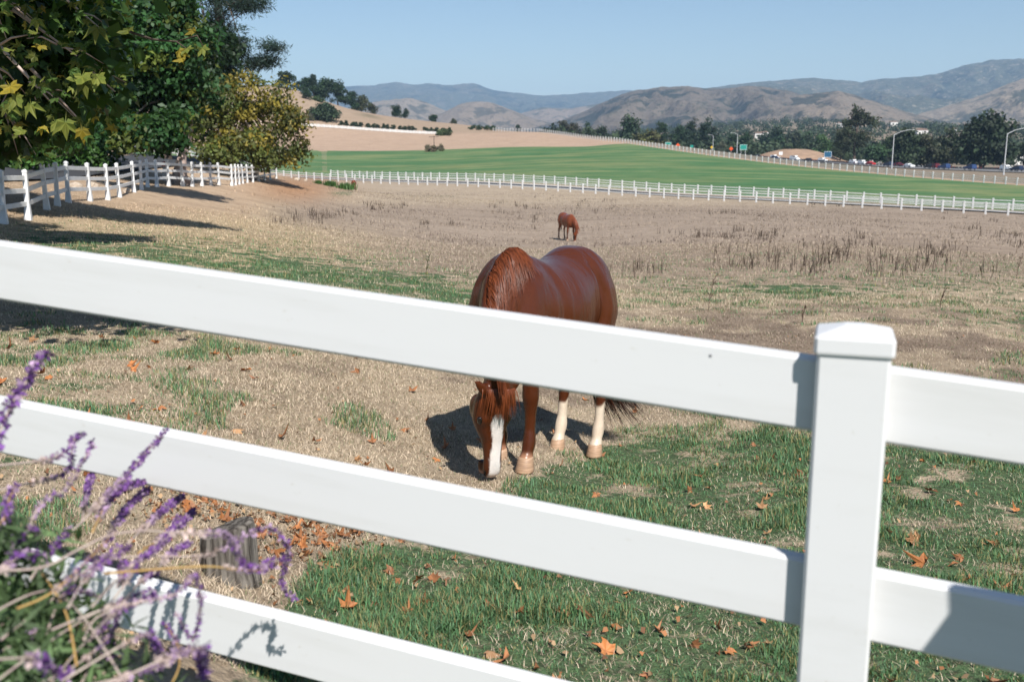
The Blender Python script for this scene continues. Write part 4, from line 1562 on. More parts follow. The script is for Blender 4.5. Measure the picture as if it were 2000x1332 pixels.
    tints = np.array((0.040, 0.078, 0.018))[None] * nr.uniform(0.6, 1.5, (len(cs), 1))
    v, q, col = leaf_cloud(cs, 0.38 * nr.uniform(0.7, 1.4, len(cs)), tints, 62, 0.16, nr, 0.8, 0.5, 0.85, 0.3)
    cr = link('crown', mesh_np('crown', v, [q], M['leaf_big'], {'tint': col}), root)
    cr['kind'] = 'stuff'
    return ms


SYC = near_sycamore()

# more crown for shade along the drive: a tree whose shadow falls across the bank
grow_tree('sycamore_tree', 'shade tree beside the drive whose leaves hang over the fence', 'tree', on_ground(-120, 420, 27), [blob(-30, 60, 26, 150, 140, 60), blob(60, 230, 26.5, 110, 60, 26), blob(-160, 120, 27, 160, 160, 50), blob(140, 150, 28, 60, 80, 16), (Vector((-8.8, 23.5, 8.6)), (2.9, 1.9, 1.0), 120)], 0.33, (0.04, 0.085, 0.02), 150, 0.24, 0.75, 14, 'bark_pale', limb_n=18, tint2=(0.14, 0.15, 0.03), mix2=0.15)

grow_tree('sycamore_tree', 'tall sycamore outside the fence line shading the grass by the drive', 'tree', Vector((-11.5, 17.5, gz(-11.5, 17.5))), [(Vector((-8.7, 16.2, 6.6)), (3.2, 2.2, 1.0), 170), (Vector((-11.5, 17.0, 8.0)), (3.2, 2.5, 2.0), 80)], 0.3, (0.045, 0.09, 0.02), 190, 0.24, 0.62, 15, 'bark_pale', limb_n=18)

# ------------------------------------------------------------------ trees, houses and traffic in the valley
def far_tree(u, v, d, wd, h, label, tint=DEEP, cat='tree', name='oak_tree', group=None, n=None, tall=False, seed=None, tint2=None, leaf=None):
    k = d / FPX
    base = on_ground(u, v, d)
    sd_ = seed if seed is not None else int(u * 7 + v * 3) % 9973
    rnd = random.Random(sd_)
    # the foot may stand on ground hidden behind a crest: keep the top where it is seen
    topz = P(u, v - h, d).z
    H_ = max(topz - base.z, 2.0)
    W_ = wd * k * 1.12
    lo = 0.0 if not tall else 0.32
    blobs = []
    nb = 3 if not tall else 4
    for i in range(nb):
        t = (i + 0.5) / nb
        zc = base.z + H_ * (lo + (0.94 - lo) * (0.18 + 0.70 * t))
        wr = W_ * 0.5 * (0.95 if i == 0 else 0.9 if i < nb - 1 else 0.62) * rnd.uniform(0.8, 1.05)
        off = W_ * 0.14 * rnd.uniform(-1, 1)
        blobs.append((Vector((base.x + off, base.y, zc)), (wr, wr * 0.8, H_ * (0.94 - lo) / nb * 0.85), n or 15))
    cl = max(0.10 * W_, 0.35) * 1.6
    grow_tree(name, label, cat, base, blobs, max(0.03 * H_, 0.12), tint, 64, leaf or max(cl * 0.40, 0.3), cl, sd_, 'bark', 'leaf_far', group, limb_n=5, flat=0.8, aspect=0.8, tint2=tint2, mix2=0.3, hollow=0.35, flare=1.2)


G_HW = 'trees massed beyond the highway'
# left hill
far_tree(556, 170, 470, 40, 30, 'round dark tree just past the pine on the hill crest', DEEP)
far_tree(598, 176, 490, 38, 26, 'dark tree at the left end of the hilltop grove', DEEP)
far_tree(613, 178, 492, 20, 36, 'slim conifer poking above the hilltop grove', PINE, name='conifer', tall=True)
far_tree(632, 184, 500, 46, 34, 'broad dark tree in the middle of the hilltop grove', DEEP)
far_tree(660, 194, 510, 42, 38, 'tall dark tree at the right of the hilltop grove', DEEP)
far_tree(686, 203, 525, 30, 26, 'smaller tree on the falling edge of the hilltop grove', DEEP)
far_tree(706, 210, 540, 36, 24, 'grey green tree below the hilltop grove', DUST)
far_tree(728, 215, 548, 22, 14, 'last little tree of the hilltop grove down the slope', DUST)
far_tree(599, 190, 455, 22, 16, 'low round shrub on the bare slope under the grove', DEEP, 'bush', 'shrub')
far_tree(622, 202, 460, 26, 9, 'flat green shrub lying on the dry slope', (0.05, 0.08, 0.03), 'bush', 'shrub')
far_tree(634, 245, 415, 52, 42, 'single broad oak standing on the white fence line', (0.030, 0.052, 0.024), n=22)
far_tree(610, 244, 412, 14, 22, 'pale wispy shrub beside the single broad oak', (0.12, 0.12, 0.08), 'bush', 'shrub')
far_tree(772, 222, 575, 24, 17, 'dark tree on the ridge left of its smaller companion', DEEP)
far_tree(792, 224, 580, 16, 11, 'smaller ridge tree beside the darker one', DEEP)
far_tree(846, 235, 600, 22, 11, 'low dark tree near the end of the ridge', DEEP)
far_tree(888, 243, 620, 16, 10, 'little round tree where the ridge meets the hills', DUST)
far_tree(1010, 254, 700, 16, 14, 'small pointed tree alone behind the crest of the field', DEEP)
_rs = random.Random(4)
for u in list(range(668, 812, 10)) + list(range(834, 886, 9)):
    if 758 < u < 764:
        continue
    t = (u - 600) / 270
    far_tree(u + _rs.uniform(-3, 3), 247 + 14 * t, 408 + 4 * t, _rs.uniform(9, 14), _rs.uniform(7, 11), 'small round orchard tree in the row behind the white crest fence', (0.026, 0.044, 0.022), 'tree', 'orchard_tree', 'orchard row behind the crest fence', n=4)
far_tree(868, 266, 396, 36, 7, 'low green bush at the right end of the white crest fence', (0.06, 0.09, 0.035), 'bush', 'shrub')
for u in (924, 937, 950, 962):
    far_tree(u, 262, 440, 18, 12, 'clipped green shrub in the hedge at the top of the field', (0.035, 0.065, 0.028), 'bush', 'shrub', 'hedge at the top of the field', n=5)
# beyond the highway, from left to right
L1 = [
    (1071, 266, 560, 28, 17, 'low dark tree left of the brownish grove behind the crest', DEEP),
    (1102, 268, 570, 34, 34, 'brownish tree in the grove behind the crest of the field', (0.055, 0.055, 0.030)),
    (1128, 270, 575, 34, 34, 'tallest of the brownish trees behind the field crest', (0.05, 0.05, 0.028)),
    (1148, 272, 570, 30, 36, 'dark tree on the right side of the brownish grove', DEEP),
    (1176, 278, 560, 46, 36, 'mid green tree in the dip between two groves', (0.035, 0.05, 0.025)),
    (1232, 284, 540, 64, 58, 'big dark spreading tree above the pale fence line', (0.026, 0.046, 0.020)),
    (1262, 292, 500, 66, 34, 'olive coloured low tree in front of the dark spreading tree', (0.075, 0.078, 0.024)),
    (1290, 296, 530, 32, 66, 'tall narrow tree right of the olive coloured tree', DEEP),
    (1322, 298, 540, 44, 54, 'round dark tree above the first green road sign', DEEP),
    (1354, 298, 550, 34, 72, 'tall dark tree left of the twin peaked tree', (0.024, 0.044, 0.02)),
    (1380, 300, 545, 44, 74, 'tallest twin peaked tree of the middle grove', (0.022, 0.04, 0.02)),
    (1407, 302, 500, 24, 28, 'grey green round tree under the middle grove', (0.095, 0.105, 0.065)),
    (1428, 300, 560, 34, 40, 'dark tree right of the grey green round tree', DEEP),
    (1456, 302, 550, 40, 44, 'dark tree behind the second green road sign', DEEP),
    (1506, 296, 620, 54, 44, 'dark tree behind the left side of the bare mound', DEEP),
    (1545, 292, 640, 44, 38, 'pale green tree behind the top of the bare mound', (0.05, 0.065, 0.034)),
    (1578, 296, 620, 40, 38, 'mid green tree behind the right side of the bare mound', (0.036, 0.06, 0.026)),
    (1608, 306, 520, 40, 48, 'fresh green tree right of the blue road sign', (0.05, 0.10, 0.03)),
    (1640, 312, 470, 40, 62, 'bushy tree at the foot of the ragged eucalyptus', (0.035, 0.05, 0.022)),
    (1712, 322, 440, 58, 40, 'fresh green bush below the white house', (0.036, 0.075, 0.03)),
    (1770, 330, 400, 78, 84, 'wide dark tree just right of the nearer street lamp', (0.028, 0.043, 0.02)),
    (1812, 331, 405, 70, 66, 'grey green tree in the middle of the lamp lit stretch', (0.05, 0.06, 0.032)),
    (1852, 332, 410, 64, 80, 'dusty green tree left of the huge round tree', (0.045, 0.055, 0.028)),
    (1916, 334, 385, 100, 114, 'huge round dark tree dominating the right end of the highway', (0.022, 0.036, 0.017)),
    (1962, 336, 420, 50, 60, 'dark tree behind the far right street lamp', DEEP),
    (2004, 338, 430, 60, 74, 'tree cut off by the right edge beside the white houses', (0.035, 0.05, 0.022)),
    (1740, 320, 470, 44, 52, 'dark tree behind the nearer street lamp', DEEP),
]
for a in L1:
    far_tree(*a, n=26 if a[3] > 90 else 14, group=G_HW)
# ragged eucalyptus with two storeys of crown
grow_tree('eucalyptus_tree', 'tall ragged eucalyptus with a tufted top above the highway', 'tree', on_ground(1668, 318, 440), [blob(1668, 270, 440, 30, 40, 26), blob(1676, 225, 440, 15, 13, 9), blob(1695, 238, 440, 18, 12, 9), blob(1664, 240, 440, 12, 10, 5)], 0.6, (0.04, 0.05, 0.024), 60, 1.2, 2.2, 31, 'bark', 'leaf_far', G_HW, limb_n=14, trunk_top=P(1678, 226, 440), flat=0.8, aspect=0.5)
# low scrub filling behind: one far wood nobody could count
_wr = np.random.default_rng(8)
_cs, _rad, _tn = [], [], []
for _ in range(1150):
    u = _wr.uniform(1060, 2120)
    d = _wr.uniform(510, 800) if _ % 2 else _wr.uniform(800, 1700)
    g = on_ground(u, 300, d)
    hgt = _wr.uniform(4, 11)
    _cs.append((g.x, g.y, g.z + hgt * 0.45))
    _rad.append((hgt * 0.9, hgt * 0.9, hgt * 0.6))
    _tn.append(np.array((0.033, 0.05, 0.024)) * _wr.uniform(0.7, 1.5))
v_, q_, c_ = leaf_cloud(np.array(_cs), np.array(_rad), np.array(_tn), 60, 2.2, _wr, 1.0, 0.4, 0.8)
tag(link('woods', mesh_np('woods', v_, [q_], M['leaf_far'], {'tint': c_})), 'far off wooded suburb across the valley floor', kind='stuff')

# bare mound beside the highway
def mound():
    c = on_ground(1552, 306, 500)
    k = 500 / FPX
    nu, nv = 60, 24
    V = []
    for j in range(nv):
        t = j / (nv - 1)
        for i in range(nu):
            a = 2 * math.pi * i / nu
            r = (1 - t)
            x, y = 88 * k * r * math.cos(a), 40 * r * math.sin(a)
            z = 22 * k * (1 - r ** 2) ** 1.1 + (fbm(np.array([x * 0.2 + 9]), np.array([y * 0.2]), 3, 3)[0] - 0.5) * 1.2 * (1 - r)
            V.append((x, y, z - 0.6))
    q = np.array([[j * nu + i, j * nu + (i + 1) % nu, (j + 1) * nu + (i + 1) % nu, (j + 1) * nu + i] for j in range(nv - 1) for i in range(nu)])
    m = simple('bare_earth', (0.36, 0.24, 0.16), (0.27, 0.185, 0.125), 0.25, 0.95, 0.1, 0.5)
    o = link('hill', mesh_np('hill', V, [q], m, None, True))
    o.location = c
    tag(o, 'bare tan earth mound beside the highway', kind='structure')


mound()

# houses among the trees
M['stucco'] = simple('white_stucco', (0.72, 0.70, 0.66), (0.62, 0.60, 0.57), 1.5, 0.8, 0.2)
M['roof_tile'] = simple('brown_roof', (0.22, 0.14, 0.10), (0.15, 0.10, 0.08), 2.0, 0.85, 0.1)
M['window'] = simple('window_glass', (0.05, 0.06, 0.08), None, 1, 0.1, 0.6)


def house(u, v, d, wd, h, label, rot=0.0, rise=0.35):
    base = on_ground(u, v, d)
    W_ = wd * d / FPX
    Hh = min(max(P(u, v - h, d).z - base.z, 3.0), max(W_ * 0.9, 4.0))
    D_ = W_ * 0.7
    root = thing('house', label, 'house', base, rot, 'white houses across the valley')
    wl = MB()
    wl.box(-W_ / 2, W_ / 2, -D_ / 2, D_ / 2, -1, Hh * (1 - rise * 0.5))
    wl.build('wall', M['stucco'], root)
    rf = MB()
    z0, z1, o = Hh * (1 - rise * 0.5), Hh, 0.4
    rf.add([(-W_ / 2 - o, -D_ / 2 - o, z0), (W_ / 2 + o, -D_ / 2 - o, z0), (W_ / 2 + o, D_ / 2 + o, z0), (-W_ / 2 - o, D_ / 2 + o, z0), (-W_ / 2 * 0.6, 0, z1), (W_ / 2 * 0.6, 0, z1)],
           [(0, 1, 5, 4), (1, 2, 5), (2, 3, 4, 5), (3, 0, 4), (3, 2, 1, 0)])
    rf.build('roof', M['roof_tile'], root)
    nw = max(2, int(W_ / 4))
    for i in range(nw):
        wn_ = MB()
        x = -W_ / 2 + (i + 0.5) * W_ / nw
        wn_.box(x - 0.7, x + 0.7, -D_ / 2 - 0.05, -D_ / 2 + 0.05, Hh * 0.35, Hh * 0.35 + 1.4)
        wn_.build('window', M['window'], root)


for a in [(1710, 290, 470, 22, 14, 'white boxy house between the eucalyptus and the nearer street lamp'), (1483, 268, 900, 16, 10, 'white house peeping out above the second green road sign'), (1494, 262, 1000, 12, 8, 'small white house behind and right of the other near the green sign'),
          (1640, 246, 1300, 12, 7, 'white house on the hillside left of the eucalyptus top'), (1745, 244, 1300, 14, 7, 'white house on the hillside above the nearer street lamp'), (1800, 258, 900, 20, 9, 'long white house behind the wide dark tree'), (1862, 256, 950, 16, 9, 'pale house left of the huge round tree'),
          (1984, 300, 520, 24, 26, 'tall white house by the far right street lamp'), (1972, 316, 470, 20, 10, 'low white house under the taller one at the far right'), (1555, 262, 1100, 12, 8, 'little white house above the bare mound')]:
    house(*a, rot=random.uniform(-0.4, 0.4))

# ------------------------------------------------------------------ traffic
M['tyre'] = simple('tyre', (0.02, 0.02, 0.02), None, 5, 0.8, 0.2)
M['glass'] = simple('car_glass', (0.02, 0.025, 0.03), None, 5, 0.06, 0.7)
M['lamp'] = simple('headlamp_glass', (0.8, 0.8, 0.78), None, 5, 0.2, 0.6)
M['lamp_red'] = simple('tail_lamp_glass', (0.4, 0.02, 0.02), None, 5, 0.2, 0.6)


def paint(name, c):
    return simple(name, c, tuple(x * 0.95 for x in c), 3, 0.28, 0.5)


PAINT = dict(white=paint('white_paint', (0.78, 0.78, 0.77)), black=paint('black_paint', (0.015, 0.015, 0.017)), blue=paint('blue_paint', (0.03, 0.06, 0.16)), navy=paint('navy_paint', (0.015, 0.025, 0.06)), red=paint('red_paint', (0.42, 0.025, 0.02)), maroon=paint('maroon_paint', (0.12, 0.012, 0.018)), silver=paint('silver_paint', (0.45, 0.46, 0.47)))


def car_profile(kind):
    if kind == 'van':
        return [(-2.4, 0.35), (-2.45, 0.9), (-2.35, 1.95), (-2.2, 2.05), (0.9, 2.05), (1.6, 1.25), (2.35, 1.0), (2.45, 0.6), (2.4, 0.35)], [(-2.1, 1.25), (-2.05, 1.85), (0.85, 1.85), (1.38, 1.27)]
    if kind == 'suv':
        return [(-2.25, 0.38), (-2.3, 0.95), (-2.05, 1.65), (-1.9, 1.74), (0.25, 1.74), (1.0, 1.12), (2.05, 0.98), (2.25, 0.7), (2.25, 0.38)], [(-1.95, 1.1), (-1.8, 1.6), (0.2, 1.6), (0.78, 1.12)]
    return [(-2.25, 0.32), (-2.3, 0.85), (-1.7, 0.98), (-1.05, 1.40), (0.1, 1.43), (0.95, 0.95), (2.0, 0.82), (2.2, 0.6), (2.2, 0.32)], [(-1.45, 0.97), (-0.98, 1.30), (0.06, 1.32), (0.72, 0.96)]


CAR_CACHE = {}


def make_car(kind):
    prof, win = car_profile(kind)
    w_ = 0.88
    body = MB()
    rings = []
    for y, s in ((-w_, 0.0), (-w_ * 0.97, 1.0), (w_ * 0.97, 1.0), (w_, 0.0)):
        cz = 0.75
        ring = []
        for x, z in prof:
            tuck = 1.0
            yy = y * (1.0 if z < 1.05 else 0.84)
            if s == 0.0:
                ring.append((x * 0.985, yy, cz + (z - cz) * 0.96))
            else:
                ring.append((x, yy, z))
        rings.append(ring)
    body.rings(rings)
    gl = MB()
    for sg in (-1, 1):
        gl.add([(x, sg * (w_ * (0.845 + 0.155 * max(0, (1.05 - z)))) + sg * 0.012, z) for x, z in win], [(0, 1, 2, 3) if sg > 0 else (3, 2, 1, 0)])
    # windscreen and rear window
    tx = [p for p in prof if p[1] > 1.3]
    f1, f0 = win[2], win[3]
    gl.add([(f0[0] + 0.25, -0.70, f0[1] + 0.02), (f0[0] + 0.25, 0.70, f0[1] + 0.02), (f1[0] + 0.12, 0.62, f1[1] + 0.03), (f1[0] + 0.12, -0.62, f1[1] + 0.03)], [(0, 1, 2, 3)])
    b0, b1 = win[0], win[1]
    gl.add([(b0[0] - 0.30, 0.68, b0[1] + 0.08), (b0[0] - 0.30, -0.68, b0[1] + 0.08), (b1[0] - 0.18, -0.6, b1[1] + 0.02), (b1[0] - 0.18, 0.6, b1[1] + 0.02)], [(0, 1, 2, 3)])
    wh = MB()
    for k, (r, y) in enumerate(((0.33, -0.11), (0.34, -0.08), (0.34, 0.08), (0.33, 0.11))):
        pass
    wh.rings([[(r * math.cos(2 * math.pi * i / 14), y, r * math.sin(2 * math.pi * i / 14)) for i in range(14)] for r, y in ((0.30, -0.11), (0.34, -0.08), (0.34, 0.08), (0.30, 0.11))])
    rim = MB()
    rim.rings([[(r * math.cos(2 * math.pi * i / 10), y, r * math.sin(2 * math.pi * i / 10)) for i in range(10)] for r, y in ((0.2, -0.118), (0.2, 0.118))])
    hl, tl = MB(), MB()
    xe = prof[-2][0]
    hl.box(xe - 0.06, xe + 0.02, -0.16, 0.16, -0.07, 0.07)
    tl.box(prof[1][0] - 0.01, prof[1][0] + 0.06, -0.13, 0.13, -0.08, 0.08)
    return dict(body=body.mesh('body', PAINT['white']), glass=gl.mesh('window', M['glass']), wheel=wh.mesh('wheel', M['tyre']), rim=rim.mesh('rim', PAINT['silver']), head=hl.mesh('headlight', M['lamp']), tail=tl.mesh('tail_light', M['lamp_red']), xe=xe, xb=prof[1][0])


def car(u, v, kind, colour, label, away=False, lane=0.0):
    if kind not in CAR_CACHE:
        CAR_CACHE[kind] = make_car(kind)
    c = CAR_CACHE[kind]
    # the spot on the highway seen under u
    best, bp, bt = 1e9, None, None
    for a, b in zip(HIGHWAY[:-1], HIGHWAY[1:]):
        for k in range(60):
            p = a.lerp(b, k / 60)
            uu = proj(np.array([p.x]), np.array([p.y]), np.array([p.z]))[0][0]
            if abs(uu - u) < best:
                best, bp, bt = abs(uu - u), p, (b - a)
    bt = Vector((bt.x, bt.y, 0)).normalized()
    nn = Vector((bt.y, -bt.x, 0))
    p = bp + nn * lane
    p.z = gz(p.x, p.y) + 0.30
    ang = math.atan2(bt.y, bt.x) + (0 if away else math.pi)
    name = {'van': 'van', 'suv': 'car', 'sedan': 'car'}[kind]
    root = thing(name, label, 'van' if kind == 'van' else 'car', p, ang, 'vehicles driving on the highway')
    o = link('body', c['body'], root)
    o.material_slots[0].link = 'OBJECT'
    o.material_slots[0].material = PAINT[colour]
    link('window', c['glass'], root)
    for x in (-1.4, 1.4):
        for y in (-0.80, 0.80):
            w_ = link('wheel', c['wheel'], root)
            w_.location = (x, y, 0.34)
            link('rim', c['rim'], w_)
    for y in (-0.62, 0.62):
        h_ = link('headlight', c['head'], root)
        h_.location = (c['xe'], y, 0.66)
        t_ = link('tail_light', c['tail'], root)
        t_.location = (c['xb'], y, 0.82)


for a in [(1499, 'suv', 'white', 'white vehicle in the line of cars left of the bare mound', False, 4), (1488, 'sedan', 'black', 'black car just ahead of the white one left of the mound', True, -3), (1525, 'sedan', 'navy', 'dark car at the foot of the bare mound', True, -4), (1537, 'van', 'white', 'white van in front of the bare mound', False, 4),
          (1585, 'suv', 'white', 'white car passing below the middle of the mound', False, 6), (1603, 'sedan', 'black', 'dark car with pale roof under the blue road sign', True, -6), (1650, 'suv', 'white', 'white car at the foot of the ragged eucalyptus', False, 4),
          (1692, 'suv', 'white', 'white car directly in front of the red one', False, -2), (1708, 'sedan', 'red', 'bright red car right behind a white one', False, -2), (1732, 'sedan', 'maroon', 'dark red car beside the nearer street lamp', False, 5), (1756, 'suv', 'navy', 'dark blue car just right of the nearer street lamp', True, -5),
          (1790, 'sedan', 'white', 'white car below the wide dark tree', False, -3), (1838, 'suv', 'black', 'black car next to a maroon one', True, -5), (1848, 'suv', 'maroon', 'maroon car closely behind a black one', True, -5), (1868, 'suv', 'blue', 'blue car left of the huge round tree', True, -5),
          (1922, 'suv', 'blue', 'long blue car below the huge round tree', True, -6), (1968, 'suv', 'white', 'white car beside the far right street lamp', False, 0), (1997, 'suv', 'navy', 'dark car leaving at the right edge', True, -2)]:
    car(a[0], 0, a[1], a[2], a[3], a[4], a[5])

# crash barrier along the far side of the highway
_b = MB()
_pts2 = []
for a, b in zip(HIGHWAY[:-1], HIGHWAY[1:]):
    for k in range(10):
        _pts2.append(a.lerp(b, k / 10))
_tb = [Vector((p.x, p.y + 16, gz(p.x, p.y + 16) + 0.1)) for p in _pts2[:44]]
_rt = thing('crash_barrier', 'low dark barrier along the far edge of the highway', 'barrier', _tb[0])
M['barrier'] = simple('barrier_steel', (0.10, 0.105, 0.11), (0.06, 0.065, 0.07), 1, 0.6, 0.3)
for a, b in zip(_tb[:-1], _tb[1:]):
    x = (b - a)
    s = Vector((x.y, -x.x, 0)).normalized() * 0.12
    for z0, z1 in ((0.35, 0.95),):
        q = [a - _tb[0], b - _tb[0]]
        _b.rings([[p_ - s + Vector((0, 0, z0)), p_ + s + Vector((0, 0, z0)), p_ + s + Vector((0, 0, z1)), p_ - s + Vector((0, 0, z1))] for p_ in q])
_b.build('rail', M['barrier'], _rt)
for p in _tb[::2]:
    pb = MB()
    pb.box(-0.1, 0.1, -0.1, 0.1, -0.3, 0.7)
    pb.build('post', M['barrier'], _rt).location = p - _tb[0]

# ------------------------------------------------------------------ lamps and signs
M['steel'] = simple('galvanised_steel', (0.52, 0.53, 0.54), (0.42, 0.43, 0.44), 2, 0.5, 0.4)


def street_lamp(u, v0, v1, d, arm_u, label):
    base = on_ground(u, v0, d)
    top = P(u, v1, d)
    h = top.z - base.z
    al = (arm_u - u) * d / FPX
    root = thing('street_lamp', label, 'street lamp', base, 0, 'street lamps along the highway')
    mb = MB()
    mb.tube([(0, 0, -0.3), (0, 0, 0.25)], [0.28, 0.28], 10)
    mb.build('base', M['steel'], root)
    mb = MB()
    mb.tube([(0, 0, 0.2), (0, 0, h * 0.5), (0, 0, h)], [0.17, 0.14, 0.11], 10)
    mb.build('pole', M['steel'], root)
    rise = abs(al) * 0.28
    mb = MB()
    mb.tube([(0, 0, h - 0.05), (al * 0.35, 0, h + rise * 0.62), (al * 0.8, 0, h + rise * 0.98), (al, 0, h + rise)], [0.10, 0.085, 0.07, 0.06], 8)
    mb.build('arm', M['steel'], root)
    mb = MB()
    sg = 1 if al > 0 else -1
    mb.rings([[(al + sg * x, 0.22 * w_ * math.cos(q), h + rise - 0.03 + 0.10 * w_ * math.sin(q)) for q in [2 * math.pi * k / 10 for k in range(10)]] for x, w_ in ((-0.1, 0.3), (0.1, 0.9), (0.5, 1.0), (0.8, 0.4))])
    mb.build('lamp_head', M['steel'], root)


street_lamp(1741, 336, 264, 318, 1776, 'nearer tall street lamp with its arm reaching right over the highway')
street_lamp(1960, 342, 262, 268, 2000, 'far right street lamp whose arm leaves the picture')
street_lamp(1439, 304, 263, 470, 1428, 'small street lamp beside the second green road sign')
street_lamp(1392, 300, 266, 520, 1384, 'faint thin lamp pole in front of the middle grove')

M['sign_green'] = simple('sign_green', (0.012, 0.24, 0.19), (0.010, 0.20, 0.16), 1, 0.4, 0.4)
M['sign_blue'] = simple('sign_blue', (0.015, 0.09, 0.17), None, 1, 0.4, 0.4)
M['sign_white'] = simple('sign_white', (0.8, 0.8, 0.8), None, 1, 0.4, 0.4)
M['sign_orange'] = simple('sign_orange', (0.72, 0.09, 0.015), None, 1, 0.4, 0.4)
M['sign_yellow'] = simple('sign_yellow', (0.62, 0.40, 0.02), None, 1, 0.4, 0.4)


def road_sign(u, v, d, wd, h, mat, label, diamond=False, legs=2, border=True):
    k = d / FPX
    W_, Hh = wd * k, h * k
    c = P(u, v, d)
    base = Vector((c.x, c.y, gz(c.x, c.y)))
    zc = max(c.z - base.z, Hh * 0.6 + 0.8)
    root = thing('road_sign', label, 'road sign', base, 0.0)
    if diamond:
        mb = MB()
        a = W_ / 2
        mb.rings([[(0, y, zc - a), (a, y, zc), (0, y, zc + a), (-a, y, zc)] for y in (-0.06, 0.0)])
        mb.build('panel', M[mat], root)
    else:
        mb = MB()
        mb.box(-W_ / 2, W_ / 2, -0.06, 0.0, zc - Hh / 2, zc + Hh / 2)
        pn = mb.build('panel', M[mat], root)
        if border:
            t = Hh * 0.035
            b = MB()
            for x0, x1, z0, z1 in ((-W_ / 2 + t, W_ / 2 - t, zc + Hh / 2 - 2 * t, zc + Hh / 2 - t), (-W_ / 2 + t, W_ / 2 - t, zc - Hh / 2 + t, zc - Hh / 2 + 2 * t), (-W_ / 2 + t, -W_ / 2 + 2 * t, zc - Hh / 2 + 2 * t, zc + Hh / 2 - 2 * t), (W_ / 2 - 2 * t, W_ / 2 - t, zc - Hh / 2 + 2 * t, zc + Hh / 2 - 2 * t)):
                b.box(x0, x1, -0.068, -0.061, z0, z1)
            b.build('border', M['sign_white'], pn)
    for i in range(legs):
        x = 0 if legs == 1 else (-W_ * 0.3 if i == 0 else W_ * 0.3)
        p = MB()
        p.tube([(x, 0.06, -0.3), (x, 0.06, zc - Hh * 0.4 if not diamond else zc)], 0.07, 6)
        p.build('post', M['steel'], root)


road_sign(1305, 283, 470, 12, 9.5, 'sign_green', 'green highway sign left of the round orange sign')
road_sign(1452, 288, 440, 14, 10.5, 'sign_green', 'green highway sign beside the small street lamp')
road_sign(1617, 302, 420, 15, 12, 'sign_blue', 'dark blue road sign in front of the bare mound')
road_sign(1324, 284, 475, 8, 8, 'sign_orange', 'orange roadworks diamond right of a green sign', True, 1)
road_sign(1428, 291, 440, 8, 9, 'sign_orange', 'orange roadworks diamond left of the small street lamp', True, 1)
road_sign(1390, 288, 460, 6, 6, 'sign_yellow', 'small yellow warning diamond between the orange ones', True, 1)
road_sign(1351, 287, 470, 6, 6, 'sign_green', 'tiny green sign between the orange and yellow diamonds', False, 1, False)
road_sign(1525, 300, 470, 7, 6, 'sign_white', 'small white board on the slope of the bare mound', False, 1, False)

# lone post standing in the far field
_fp = on_ground(848, 301, 318)
_r = thing('field_post', 'thin brown post standing alone between the green and ploughed fields', 'post', _fp)
_m = MB()
_h = P(848, 266, 318).z - _fp.z
_m.tube([(0, 0, -0.3), (0, 0, _h)], [0.14, 0.10], 6)
_m.build('post', M['bark'], _r)
_m = MB()
_m.box(-1.6, 1.6, -0.08, 0.08, _h * 0.93, _h * 0.93 + 0.16)
_m.build('crossbar', M['bark'], _r)
for i, (u, d) in enumerate(((836, 316), (850, 315), (862, 317))):
    far_tree(u, 303, d, 16, 4, 'low dry scrub at the foot of the lone field post', (0.14, 0.115, 0.075), 'bush', 'shrub', 'scrub round the field post', n=5)

# ------------------------------------------------------------------ grass, straw and weeds
def scatter(r0, r1, n, half=29.5, seed=0):
    g = np.random.default_rng(seed)
    th = np.radians(g.uniform(-half, half, n))
    r = np.sqrt(g.uniform(r0 ** 2, r1 ** 2, n))
    return r * np.sin(th), r * np.cos(th), g


def blades(name, x, y, z, h, w_, lean, col, rnd, segs=2, mat=None, kind='stuff', label=None, sink=0.008):
    n = len(x)
    a = rnd.uniform(0, 2 * math.pi, n)
    face = a + math.pi / 2 + rnd.uniform(-0.5, 0.5, n)
    dx, dy = np.cos(a), np.sin(a)
    sx, sy = np.cos(face) * w_ * 0.5, np.sin(face) * w_ * 0.5
    p0 = np.stack([x, y, z - sink], -1)
    out = lean * h
    up = np.sqrt(np.maximum(h * h - out * out, (0.08 * h) ** 2))
    s = np.stack([sx, sy, np.zeros(n)], -1)
    tip = p0 + np.stack([dx * out, dy * out, up], -1)
    if segs == 2:
        mid = p0 + np.stack([dx * out * 0.36, dy * out * 0.36, up * 0.62], -1)
        V = np.stack([p0 - s, p0 + s, mid - s * 0.75, mid + s * 0.75, tip], 1).reshape(-1, 3)
        b = np.arange(n)[:, None] * 5
        F = [b + np.array([[0, 1, 3, 2]]), b + np.array([[2, 3, 4]])]
        C = np.repeat(col, 5, 0)
    else:
        V = np.stack([p0 - s, p0 + s, tip], 1).reshape(-1, 3)
        b = np.arange(n)[:, None] * 3
        F = [b + np.array([[0, 1, 2]])]
        C = np.repeat(col, 3, 0)
    o = link(name, mesh_np(name, V, F, mat, {'tint': C}))
    return tag(o, label, kind=kind)


M['blade'] = leaf_mat('grass_blade', 0.5, 0.25)
M['straw'] = leaf_mat('straw_blade', 0.7, 0.12)


